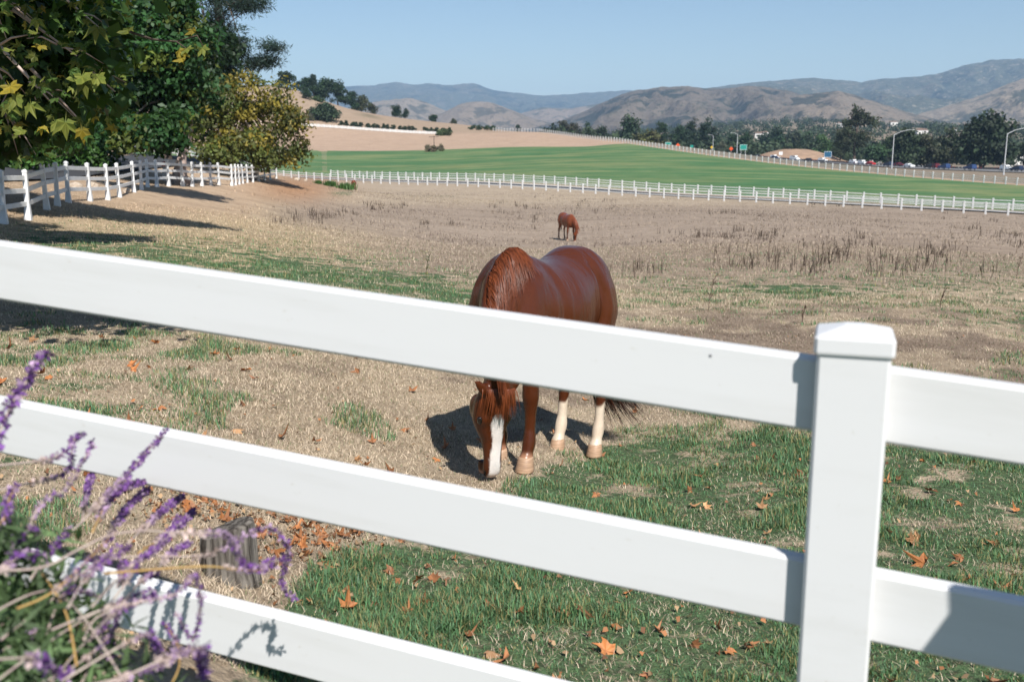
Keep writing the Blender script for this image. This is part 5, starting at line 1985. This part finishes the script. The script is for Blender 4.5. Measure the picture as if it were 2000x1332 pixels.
def grow():
    parts = dict(g=[], d=[])
    for r0, r1, n, seed, hs, ws in ((2.9, 6.0, 230000, 1, 1.0, 0.0050), (6.0, 10.0, 250000, 2, 0.95, 0.0062), (10.0, 20.0, 190000, 3, 1.0, 0.010), (20.0, 42.0, 130000, 4, 1.0, 0.018)):
        x, y, g = scatter(r0, r1, n, seed=seed)
        z = H(x, y)
        gr, col, u, v, d = zones(x, y, z)
        cl = fbm(x * 2.6, y * 2.6, 61, 3)
        cl2 = fbm(x * 0.8, y * 0.8, 67, 3)
        gprob = np.clip(gr + (cl - 0.50) * 1.15, 0, 1) * (gr > 0.04)
        isg = g.random(n) < gprob ** 0.8
        soil = col.mean(1) < 0.20
        bare = smooth(0.46, 0.56, fbm(x * 2.4, y * 2.4, 19, 4)) * smooth(0.4, 0.7, gr)      # worn spots in the sward
        keep_g = isg & (g.random(n) > bare * 0.55)
        keep_d = ~isg & (g.random(n) < np.where(soil, 0.35, 0.9) * (0.45 + 0.9 * np.clip(cl2, 0, 1)))
        i = keep_g
        m = i.sum()
        h = hs * g.uniform(0.016, 0.058, m) * (0.40 + 1.3 * smooth(0.35, 0.75, cl[i])) * (0.7 + 0.6 * cl2[i])
        c = np.array((0.100, 0.195, 0.090))[None] * g.uniform(0.45, 1.5, (m, 1)) * g.uniform(0.9, 1.1, (m, 3))
        yl = g.random(m) < 0.24
        c[yl] = np.array((0.30, 0.27, 0.12)) * g.uniform(0.6, 1.2, (yl.sum(), 1))
        parts['g'].append((x[i], y[i], z[i], h, ws * g.uniform(0.6, 1.3, m), g.uniform(0.15, 0.97, m), c, g))
        i = keep_d
        m = i.sum()
        tall = np.clip((v[i] < 600) * (v[i] > 400), 0, 1) * (0.6 + cl[i])
        h = hs * (g.uniform(0.018, 0.06, m) * (0.6 + 0.8 * cl[i]) + tall * g.uniform(0.0, 0.05, m))
        c = col[i] * g.uniform(0.75, 1.7, (m, 1))
        gy = g.random(m) < 0.22
        c[gy] *= np.array((0.50, 0.46, 0.42))
        gg = g.random(m) < 0.10
        c[gg] = np.array((0.13, 0.17, 0.07)) * g.uniform(0.6, 1.3, (gg.sum(), 1))
        lean = np.where(tall > 0.3, g.uniform(0.2, 0.95, m), g.uniform(0.6, 0.99, m))
        parts['d'].append((x[i], y[i], z[i], h, ws * 0.62 * g.uniform(0.5, 1.2, m), lean, c, g))
    for key, nm, mat, lab in (('g', 'grass', M['blade'], 'short green grass growing in patches'), ('d', 'dry_grass', M['straw'], 'dry straw coloured grass lying over the paddock')):
        a = [np.concatenate([p[k] for p in parts[key]]) for k in range(7)]
        blades(nm, *a[:6], a[6], parts[key][0][7], 2, mat, 'stuff', lab)
    # taller dry growth out to the lane
    x, y, g = scatter(36, 150, 150000, 30, 5)
    z = H(x, y)
    gr, col, u, v, d = zones(x, y, z)
    side = side_of([LANE_F[0] * 2 - LANE_F[1], LANE_F[1]], x, y)
    cl = fbm(x * 0.35, y * 0.35, 71, 4)
    cl2 = fbm(x * 0.09, y * 0.22, 72, 3)
    k = (side < -0.6) & (u > 440) & (g.random(len(x)) < smooth(0.34, 0.6, cl) * 0.8 + 0.15)
    k &= ~((u < 640) & (v < 400) & (g.random(len(x)) < 0.85))
    x, y, z, cl, cl2, col, u, v = x[k], y[k], z[k], cl[k], cl2[k], col[k], u[k], v[k]
    m = len(x)
    c = col * g.uniform(0.55, 1.35, (m, 1))
    dk = g.random(m) < smooth(0.45, 0.65, cl2) * 0.35
    c[dk] = np.array((0.125, 0.092, 0.078)) * g.uniform(0.6, 1.4, (dk.sum(), 1))
    h = g.uniform(0.05, 0.15, m) * (0.5 + cl) * np.where(dk, 1.5, 1)
    blades('dry_grass', x, y, z, h, g.uniform(0.02, 0.06, m), g.uniform(0.1, 0.9, m), c, g, 1, M['straw'], 'stuff', 'long dry grass filling the far paddock')
    # dark dead weeds standing in drifts
    xs, ys = [], []
    gen = np.random.default_rng(17)
    for (u0, u1, v0, v1, n) in ((1300, 2100, 455, 520, 260), (1100, 2100, 425, 470, 110), (600, 1050, 405, 455, 110), (900, 1500, 385, 420, 90), (1250, 2000, 395, 420, 80), (1150, 2050, 520, 545, 60), (500, 800, 395, 440, 70)):
        for _ in range(n):
            uu, vv = gen.uniform(u0, u1), gen.uniform(v0, v1)
            if vnoise([uu * 0.012], [vv * 0.05], 5)[0] < 0.55:
                continue
            p = gp(uu, vv, 10, 160)
            xs.append(p.x)
            ys.append(p.y)
    xs, ys = np.array(xs), np.array(ys)
    rep = 6
    X = np.repeat(xs, rep) + gen.normal(0, 0.16, len(xs) * rep)
    Y = np.repeat(ys, rep) + gen.normal(0, 0.16, len(xs) * rep)
    Z = H(X, Y)
    m = len(X)
    dist = np.hypot(X, Y)
    c = np.array((0.070, 0.050, 0.038))[None] * gen.uniform(0.6, 1.7, (m, 1))
    blades('dead_weeds', X, Y, Z, gen.uniform(0.14, 0.52, m), 0.009 + dist * 0.00038, gen.uniform(0.05, 0.6, m), c, gen, 2, M['straw'], 'stuff', 'dark dead weed stalks standing in drifts')


grow()


def stalk_plant(u, v, h_px, label, seed, green=False, d0=8):
    rnd = random.Random(seed)
    g = gp(u, v, d0, 60)
    d = proj(np.array([g.x]), np.array([g.y]), np.array([g.z]))[2][0]
    h = h_px * d / FPX
    root = thing('dry_weed', label, 'weed', g)
    m = simple('weed_stalk', (0.10, 0.065, 0.05) if not green else (0.07, 0.075, 0.035), None, 8, 0.9, 0.1)
    mb = MB()
    tips = []
    mb.tube([(0, 0, -0.03), (0.02 * h, 0, h * 0.4), (0.10 * h, 0, h * 0.75), (0.16 * h, 0, h)], [0.007, 0.006, 0.004, 0.002], 5)
    mb.build('stem', m, root)
    for i in range(7):
        t = rnd.uniform(0.25, 0.9)
        s = Vector((0.13 * h * t, 0, h * t))
        a = rnd.uniform(0, 6.28)
        e = s + Vector((math.cos(a) * 0.10, math.sin(a) * 0.06, 0.14)) * h * rnd.uniform(0.7, 1.3)
        b = MB()
        b.tube([s, s.lerp(e, 0.5) + Vector((0, 0, 0.01)), e], [0.004, 0.003, 0.0015], 4)
        for _ in range(4):
            q = s.lerp(e, rnd.uniform(0.4, 1))
            r = 0.012
            b.tube([q, q + Vector((rnd.uniform(-r, r), rnd.uniform(-r, r), r * 1.4))], [0.006, 0.003], 5)
        b.build('seed_head', m, root)


stalk_plant(1384, 606, 68, 'tall dark weed stalk standing alone right of the near horse', 1)
stalk_plant(832, 545, 46, 'slender weed stalk standing in the green strip left of the near horse', 2, True)
stalk_plant(1566, 634, 40, 'dark twiggy weed just left of the fence post cap', 3)
stalk_plant(1836, 602, 44, 'pale twiggy weed right of the fence post above the top rail', 4)
stalk_plant(1500, 500, 40, 'dark weed stalk leaning among the grey grass beyond the post', 5)
stalk_plant(1985, 545, 50, 'dark weed clump by the right edge above the top rail', 6)

# ------------------------------------------------------------------ fallen leaves
_fm = [flat_leaf('fallen_leaf_orange', (0.45, 0.185, 0.065), (0.32, 0.125, 0.05), 0.15), flat_leaf('fallen_leaf_brown', (0.34, 0.15, 0.065), (0.22, 0.095, 0.045), 0.1), flat_leaf('fallen_leaf_tan', (0.52, 0.30, 0.15), (0.40, 0.20, 0.09), 0.15)]


def crumpled(seed, curl):
    """a dry lobed leaf, cupped and rolled at the edges"""
    rnd = random.Random(seed)
    vs, fs = sycamore_leaf(seed, 0.0)
    ax_, k = rnd.uniform(0, 3.14), rnd.uniform(-0.35, 0.35)
    out = []
    for x, y, z in vs:
        q = x * math.cos(ax_) + y * math.sin(ax_)
        p = -x * math.sin(ax_) + y * math.cos(ax_)
        zz = curl * q * q * 2.2 + k * p * p * 1.6 + 0.07 * math.sin(9 * x + seed) * math.cos(8 * y)
        f = 1 - 0.35 * abs(curl) * abs(q)
        q *= f
        out.append((q * math.cos(ax_) - p * math.sin(ax_), q * math.sin(ax_) + p * math.cos(ax_), zz + 0.02))
    return out, fs


_fl = []
for mi, m in enumerate(_fm):
    for ci, c in enumerate((0.7, -0.6, 1.2, 0.35)):
        vs, fs = crumpled(ci * 5 + mi, c)
        me = bpy.data.meshes.new('fallen_leaf')
        me.from_pydata(vs, [], fs)
        me.materials.append(m)
        _fl.append((mi, me))


def drop_leaf(p, s, label, group, rnd, mi=None, tilt=24):
    cand = [me for k, me in _fl if mi is None or k == mi]
    o = link('fallen_leaf', cand[rnd.randrange(len(cand))])
    o.location = p + Vector((0, 0, 0.006 + 0.07 * s))
    o.rotation_euler = (R(rnd.gauss(0, tilt)), R(rnd.gauss(0, tilt)), rnd.uniform(0, 6.28))
    o.scale = (s, s, s)
    return tag(o, label, 'leaf', group)


def leaves_down():
    rnd = random.Random(12)
    for u, v, s, mi, lab in ((820, 1140, 0.125, 0, 'leftmost of the big orange leaves on the grass between middle and bottom rails'), (1015, 1158, 0.135, 2, 'golden tan leaf standing on edge in the grass under the middle rail'),
                            (960, 1192, 0.14, 0, 'large bright orange leaf just below the golden tan one'), (1145, 1203, 0.15, 1, 'large curled brown leaf under the middle of the middle rail'), (1185, 1278, 0.13, 0, 'orange leaf in the grass nearest the bottom edge, left of the post'),
                            (1805, 1106, 0.14, 0, 'orange brown leaf in the grass just above the middle rail right of the post'), (1785, 1064, 0.12, 2, 'pale crumpled leaf above another leaf right of the post'), (1818, 965, 0.13, 1, 'dark edged brown leaf halfway between the rails right of the post'),
                            (1165, 972, 0.12, 1, 'brown leaf in the grass right below the horse hooves'), (985, 1300, 0.12, 1, 'brown leaf touching the bottom rail from above'), (640, 1068, 0.13, 0, 'largest orange leaf lying on top of the litter beside the stump')):
        drop_leaf(gp(u, v, 2.6, 60), s, lab, 'fallen sycamore leaves', rnd, mi, 30)
    n = 0
    while n < 285:
        k = rnd.random()
        if k < 0.15:                                   # litter right of the stump
            u, v = rnd.gauss(620, 75), rnd.gauss(1040, 28)
            lab, grp, s = 'brown curled leaf lying in the leaf litter beside the stump', 'leaf litter beside the stump', rnd.uniform(0.07, 0.12)
            mi = rnd.choice((0, 1, 1))
        elif k < 0.21:
            u, v = rnd.gauss(400, 60), rnd.gauss(985, 22)
            lab, grp, s, mi = 'brown leaf lying behind the stump under the middle rail', 'leaves behind the stump', rnd.uniform(0.07, 0.11), rnd.choice((0, 1))
        elif k < 0.66:
            u, v = rnd.uniform(560, 2040), rnd.uniform(860, 1345)
            lab, grp, s, mi = 'dry orange brown leaf scattered on the green grass', 'leaves scattered on the green grass', rnd.uniform(0.05, 0.12), rnd.choice((0, 1, 1, 1, 2))
            edge = interp([(480, 1250), (560, 1110), (700, 1060), (900, 1010), (1000, 940), (1100, 895), (1250, 850), (1600, 845), (2000, 870), (2600, 900)], u)
            if v < edge + 10:
                continue
        else:
            u, v = rnd.uniform(-40, 1450), rnd.uniform(655, 960)
            if rnd.random() < max(0, (u - 500) / 1200):
                continue
            lab, grp, s, mi = 'dry leaf lying on the straw coloured ground', 'leaves on the straw coloured ground', rnd.uniform(0.08, 0.14), rnd.choice((0, 0, 1, 2))
            edge = interp([(480, 1250), (560, 1110), (700, 1060), (900, 1010), (1000, 940), (1100, 895), (1250, 850), (1600, 845), (2000, 870), (2600, 900)], u)
            if v > edge - 12:
                continue
        p = gp(u, v, 2.6, 60)
        drop_leaf(p, s, lab, grp, rnd, mi)
        n += 1
    # smaller scraps of leaf that nobody would count
    V, F, C = [], [], []
    g = np.random.default_rng(77)
    for i in range(1350):
        if i < 320:
            u, v = g.normal(610, 110), g.normal(1040, 45)
        elif i < 560:
            u, v = g.normal(400, 80), g.normal(990, 30)
        else:
            u, v = g.uniform(-60, 2060), g.uniform(640, 1340)
        p = gp(u, v, 2.6, 40) if i % 1 == 0 else None
        s = g.uniform(0.006, 0.018)
        a = g.uniform(0, 6.28)
        b = len(V)
        for q, r in ((0, 1), (1.3, 0.6), (2.4, 0.9), (3.6, 0.7), (5.0, 0.8)):
            V.append((p.x + s * r * math.cos(a + q), p.y + s * r * math.sin(a + q), p.z + g.uniform(0.01, 0.035)))
            C.append(None)
        col = np.array(((0.34, 0.15, 0.065), (0.22, 0.11, 0.06), (0.38, 0.25, 0.14))[int(g.integers(3))]) * g.uniform(0.6, 1.2)
        for k in range(5):
            C[b + k] = col
        F.append((b, b + 1, b + 2, b + 3, b + 4))
    o = link('leaf_litter', mesh_np('leaf_litter', np.array(V), [np.array(F)], M['straw'], {'tint': np.array(C)}))
    tag(o, 'broken scraps of dry leaf over the paddock floor', kind='stuff')


leaves_down()

# ------------------------------------------------------------------ rocks, tufts, marker post
M['rock'] = simple('pale_rock', (0.50, 0.42, 0.33), (0.36, 0.29, 0.22), 5, 0.9, 0.1, 0.6)


def rock(u, v, d, s_px, label, seed):
    g = on_ground(u, v, d)
    s = s_px * d / FPX * 0.5
    bm = bmesh.new()
    bmesh.ops.create_icosphere(bm, subdivisions=3, radius=1)
    rnd = random.Random(seed)
    off = rnd.uniform(0, 50)
    for vt in bm.verts:
        n_ = fbm(np.array([vt.co.x * 1.4 + off]), np.array([vt.co.y * 1.4 + vt.co.z * 1.9]), seed, 3)[0]
        vt.co *= 0.7 + 0.6 * n_
        vt.co.z = vt.co.z * 0.7
        vt.co *= s
    me = bpy.data.meshes.new('rock')
    bm.to_mesh(me)
    bm.free()
    me.materials.append(M['rock'])
    o = link('rock', me)
    o.location = g + Vector((0, 0, s * 0.25))
    o.rotation_euler = (0, 0, rnd.uniform(0, 6))
    tag(o, label, 'rock')


rock(248, 372, 42, 18, 'pale boulder at the foot of the left fence below the lit posts', 1)
rock(148, 366, 40, 26, 'pale boulder behind the left fence near the shaded bay', 2)
rock(180, 364, 42, 22, 'greenish boulder right of the larger one behind the left fence', 3)
rock(580, 358, 96, 11, 'small pale rock on the reddish bank at the end of the fence', 4)
rock(597, 358, 100, 8, 'upright pale rock at the lane fence end of the reddish bank', 5)
rock(690, 386, 98, 6, 'tiny white stone at the foot of the green tuft', 6)


def tuft(u, v, d, wd, h, label, seed, tint=(0.06, 0.13, 0.035)):
    g = on_ground(u, v, d)
    k = d / FPX
    rnd = np.random.default_rng(seed)
    root = thing('weed_tuft', label, 'weed', g)
    n = 260
    a, L = rnd.uniform(0, 6.28, n), rnd.uniform(0.5, 1, n) * h * k
    x = rnd.normal(0, wd * k * 0.22, n)
    y = rnd.normal(0, wd * k * 0.15, n)
    p0 = np.stack([x, y, np.zeros(n)], -1)
    tip = p0 + np.stack([np.cos(a) * L * 0.35, np.sin(a) * L * 0.35, L], -1)
    s = np.stack([-np.sin(a), np.cos(a), np.zeros(n)], -1) * 0.05
    V = np.stack([p0 - s * 0.6, p0 + s * 0.6, tip * 0.5 + p0 * 0.5 + s, tip, tip * 0.5 + p0 * 0.5 - s], 1).reshape(-1, 3)
    b = np.arange(n)[:, None] * 5
    C = np.repeat(np.array(tint)[None] * rnd.uniform(0.6, 1.4, (n, 1)), 5, 0)
    o = link('foliage', mesh_np('foliage', V, [b + np.array([[0, 1, 2, 3, 4]])], M['blade'], {'tint': C}), root)
    o['kind'] = 'stuff'


tuft(646, 378, 100, 24, 13, 'bright green weed tuft at the left of the pair on the reddish bank', 1)
tuft(676, 384, 98, 34, 16, 'bright green weed tuft standing before the distant horse', 2)
tuft(622, 380, 100, 12, 8, 'smallest green tuft on the reddish bank', 3)


def marker():
    g = on_ground(324, 362, 56)
    root = thing('marker_post', 'short white marker post with a red top behind the left fence', 'post', g)
    mb = MB()
    mb.lathe([(0.17, -0.1), (0.17, 0.5), (0.12, 0.52), (0.12, 0.78)], 12)
    mb.build('base', M['stucco'], root)
    mb = MB()
    mb.lathe([(0.19, 0.78), (0.19, 0.9), (0.15, 1.0), (0.05, 1.05)], 12)
    mb.build('cap', simple('red_cap', (0.5, 0.02, 0.02), None, 2, 0.4), root)


marker()

# ------------------------------------------------------------------ purple sage in front of the fence
def salvia():
    rnd = random.Random(9)
    g = np.random.default_rng(9)
    base = Vector((-0.95, 1.42, gz(-0.95, 1.42)))
    root = thing('sage_bush', 'purple flowering sage bush spilling over the lower left of the near fence', 'shrub', base)
    stem_m = simple('sage_stem', (0.46, 0.38, 0.32), (0.36, 0.27, 0.25), 30, 0.8, 0.15)
    stem_y = simple('sage_stem_ochre', (0.46, 0.30, 0.11), (0.36, 0.22, 0.08), 30, 0.8, 0.15)
    bl = leaf_mat('sage_flower', 0.6, 0.2)
    PUR, LIL, PALE_ = (0.165, 0.07, 0.255), (0.32, 0.22, 0.33), (0.46, 0.36, 0.34)
    # picture points, depth at the first and last point, where the purple begins (share of length)
    S = [
        ([(-40, 960), (0, 844), (23, 789), (45, 756), (66, 715), (93, 688)], 1.75, 1.85, 0.25, 1.5),
        ([(-60, 915), (60, 902), (100, 895), (134, 877), (146, 857), (166, 848)], 1.75, 1.95, 0.62, 0.9),
        ([(-40, 965), (50, 945), (101, 935), (136, 915), (140, 880), (137, 850)], 1.8, 2.0, 0.5, 0.9),
        ([(40, 1080), (76, 988), (126, 957), (156, 912), (176, 877), (181, 862)], 1.7, 2.0, 0.3, 0.9),
        ([(60, 1150), (116, 1063), (166, 1013), (212, 963), (252, 922), (287, 882), (328, 836)], 1.7, 2.15, 0.58, 1.0),
        ([(-40, 1060), (10, 1010), (18, 975), (33, 945)], 1.6, 1.7, 0.35, 1.0),
        ([(180, 1040), (217, 968), (252, 947), (282, 942)], 1.8, 2.35, 0.25, 1.1),
        ([(200, 1060), (250, 990), (290, 955)], 1.9, 2.45, 0.3, 1.1),
        ([(250, 1060), (323, 993), (358, 968)], 1.9, 2.6, 0.35, 1.0),
        ([(270, 1080), (348, 1028), (380, 995)], 1.9, 2.6, 0.35, 1.0),
        ([(160, 1020), (172, 948), (180, 927)], 1.9, 2.5, 0.3, 0.9),
        ([(260, 1100), (320, 1060), (350, 1005)], 1.8, 2.2, 0.4, 0.9),
        ([(300, 1120), (340, 1075), (372, 1060)], 1.8, 2.2, 0.4, 0.9),
        ([(-60, 1114), (76, 1109), (151, 1074), (212, 1046), (282, 1036), (353, 1041), (429, 1041), (454, 1058), (469, 1094), (494, 1109), (524, 1099), (560, 1088)], 1.5, 1.85, 0.72, 1.0),
        ([(60, 1180), (202, 1099), (277, 1086), (378, 1086), (429, 1074), (479, 1046), (524, 1031), (555, 1053), (562, 1089), (550, 1139), (575, 1169)], 1.72, 2.1, 0.60, 1.0),
        ([(200, 1120), (388, 1106), (454, 1111), (504, 1114), (540, 1106)], 1.6, 1.85, 0.75, 0.8),
        ([(100, 1230), (202, 1190), (282, 1174), (343, 1159), (378, 1124), (391, 1159), (388, 1215), (373, 1245), (343, 1195)], 1.5, 1.75, 0.4, 0.8),
        ([(120, 1330), (277, 1240), (303, 1260), (320, 1290)], 1.4, 1.6, 0.5, 0.9),
        ([(200, 1340), (378, 1265), (395, 1290), (398, 1320)], 1.4, 1.6, 0.45, 1.2),
        ([(-40, 1290), (50, 1285), (90, 1300), (140, 1325)], 1.3, 1.45, 0.55, 1.4),
        ([(0, 1250), (90, 1180), (160, 1120), (240, 1060)], 1.5, 1.8, 0.8, 0.7),
        ([(-20, 1340), (100, 1250), (200, 1190), (300, 1150)], 1.4, 1.75, 0.85, 0.8),
        ([(60, 1345), (160, 1290), (220, 1230), (235, 1180)], 1.45, 1.7, 0.55, 0.8),
        ([(140, 1345), (250, 1320), (310, 1300), (330, 1280)], 1.4, 1.6, 0.5, 1.0),
        ([(20, 1110), (30, 1060), (60, 1030), (75, 1045)], 1.6, 1.7, 0.35, 1.0),
        ([(0, 1120), (40, 1085), (75, 1085)], 1.55, 1.65, 0.3, 1.2),
        ([(60, 1130), (100, 1075), (140, 1030)], 1.6, 1.8, 0.4, 0.9),
        ([(240, 1150), (238, 1115), (242, 1095)], 1.7, 1.9, 0.3, 1.0),
        ([(150, 1300), (130, 1200), (90, 1130), (70, 1110)], 1.5, 1.7, 1.0, 0.8),
        ([(250, 1345), (200, 1260), (150, 1190), (100, 1150)], 1.45, 1.65, 1.0, 0.8),
        ([(90, 1345), (120, 1280), (160, 1225), (230, 1195)], 1.5, 1.75, 1.0, 0.7),
        ([(330, 1345), (350, 1300), (345, 1255), (320, 1215)], 1.6, 1.8, 0.6, 0.8),
        ([(-20, 1200), (60, 1160), (130, 1150), (200, 1165)], 1.5, 1.7, 0.7, 0.8),
    ]
    for _ in range(14):
        u0, v0 = rnd.uniform(-40, 240), rnd.uniform(1180, 1345)
        S.append(([(u0, v0), (u0 + rnd.uniform(20, 80), v0 - rnd.uniform(30, 80)), (u0 + rnd.uniform(60, 200), v0 - rnd.uniform(40, 150))], rnd.uniform(1.4, 1.6), rnd.uniform(1.6, 1.9), rnd.uniform(0.5, 1.0), 0.7))
    for pi, (pts, d0, d1, start, fat) in enumerate(S):
        n = len(pts)
        P3 = [P(u, v, d0 + (d1 - d0) * i / (n - 1)) for i, (u, v) in enumerate(pts)]
        # smooth curve
        C = []
        for i in range(n - 1):
            a, b, c, d = P3[max(i - 1, 0)], P3[i], P3[i + 1], P3[min(i + 2, n - 1)]
            for k in range(6):
                t = k / 6
                C.append(0.5 * ((2 * b) + (c - a) * t + (2 * a - 5 * b + 4 * c - d) * t * t + (3 * b - a - 3 * c + d) * t ** 3))
        C.append(P3[-1])
        C = [p - base for p in C]
        mb = MB()
        mb.tube(C, [0.0020 * (1 - 0.5 * i / (len(C) - 1)) for i in range(len(C))], 6)
        st = mb.build('flower_stalk', stem_y if rnd.random() < 0.10 else stem_m, root, True)
        # woolly calyces, purple towards the tip
        cs, rad, tn = [], [], []
        L = sum((C[i + 1] - C[i]).length for i in range(len(C) - 1))
        acc = 0.0
        for i in range(len(C) - 1):
            seg = (C[i + 1] - C[i]).length
            m = max(1, int(seg / 0.0065))
            for k in range(m):
                t = (acc + seg * k / m) / L
                f0 = max(start - 0.2, 0.12)
                if t < f0:
                    continue
                p = C[i].lerp(C[i + 1], k / m)
                pur = t > start
                cs.append(tuple(p))
                r = (0.0047 if pur else 0.0026) * fat * rnd.uniform(0.75, 1.3) * (1 - 0.45 * max(0, (t - 0.75) / 0.25))
                rad.append((r, r, r))
                cc = np.array(PUR if (pur and rnd.random() < 0.72) else LIL if pur or t > start - 0.12 else PALE_)
                tn.append(cc * rnd.uniform(0.7, 1.35))
            acc += seg
        if cs:
            v, q, col = leaf_cloud(np.array(cs), np.array(rad), np.array(tn), 9, 0.0095 * max(0.8, fat), g, 1.0, 0.1, 0.6)
            fl = link('florets', mesh_np('florets', v, [q], bl, {'tint': col}), st)
            fl['kind'] = 'stuff'
    # leafy mound
    cs = []
    for c, r, n in [blob(30, 1190, 1.66, 130, 130, 26, 0.14), blob(120, 1300, 1.6, 130, 70, 16, 0.14), blob(-20, 1080, 1.68, 90, 110, 14, 0.12), blob(30, 1300, 1.52, 130, 90, 16, 0.13), blob(140, 1430, 1.55, 260, 90, 40, 0.2), blob(60, 1250, 1.75, 150, 110, 22, 0.1)]:
        cs += fill_ellipsoid(np.array(c - base), r, n, g, 0.1, -1.1)
    cs = np.array(cs)
    tn = np.array((0.105, 0.165, 0.070))[None] * g.uniform(0.5, 1.5, (len(cs), 1))
    v, q, col = leaf_cloud(cs, np.full(len(cs), 0.055), tn, 22, 0.055, g, 0.9, 0.5, 0.17, 0.1)
    o = link('foliage', mesh_np('foliage', v, [q], M['blade'], {'tint': col}), root)
    o['kind'] = 'stuff'


salvia()


# stand-in board added out of view, cut to shade the right middle rail
def board():
    eye = Vector((0, 0, CAMZ))
    q = []
    for u, v in ((1893, 1118), (1895, 1168), (1790, 1310), (2300, 1420), (2300, 1120)):
        ray = P(u, v, 1.0) - eye
        q.append(eye + ray * ((RAIL_AT - eye).dot(RAIL_N) / ray.dot(RAIL_N)) + SDIR * 1.05)
    c = (q[0] + q[3]) * 0.5
    gx = Vector((c.x + 0.08, c.y - 0.05, gz(c.x, c.y)))
    root = thing('shade_board', 'unseen wooden board on a post, added to shade the right of the middle rail', 'board', gx)
    wood = simple('board_wood', (0.30, 0.21, 0.13), (0.20, 0.14, 0.09), 6, 0.8, 0.2, 0.3, (0.6, 3, 3))
    mb = MB()
    mb.box(-0.035, 0.035, -0.035, 0.035, -0.3, q[4].z - gx.z)
    mb.build('post', wood, root)
    mb = MB()
    nrm = Vector((0.02, 0.02, 0.0))
    mb.rings([[p - gx for p in q], [p - gx - nrm for p in q]])
    mb.build('panel', wood, root)


board()
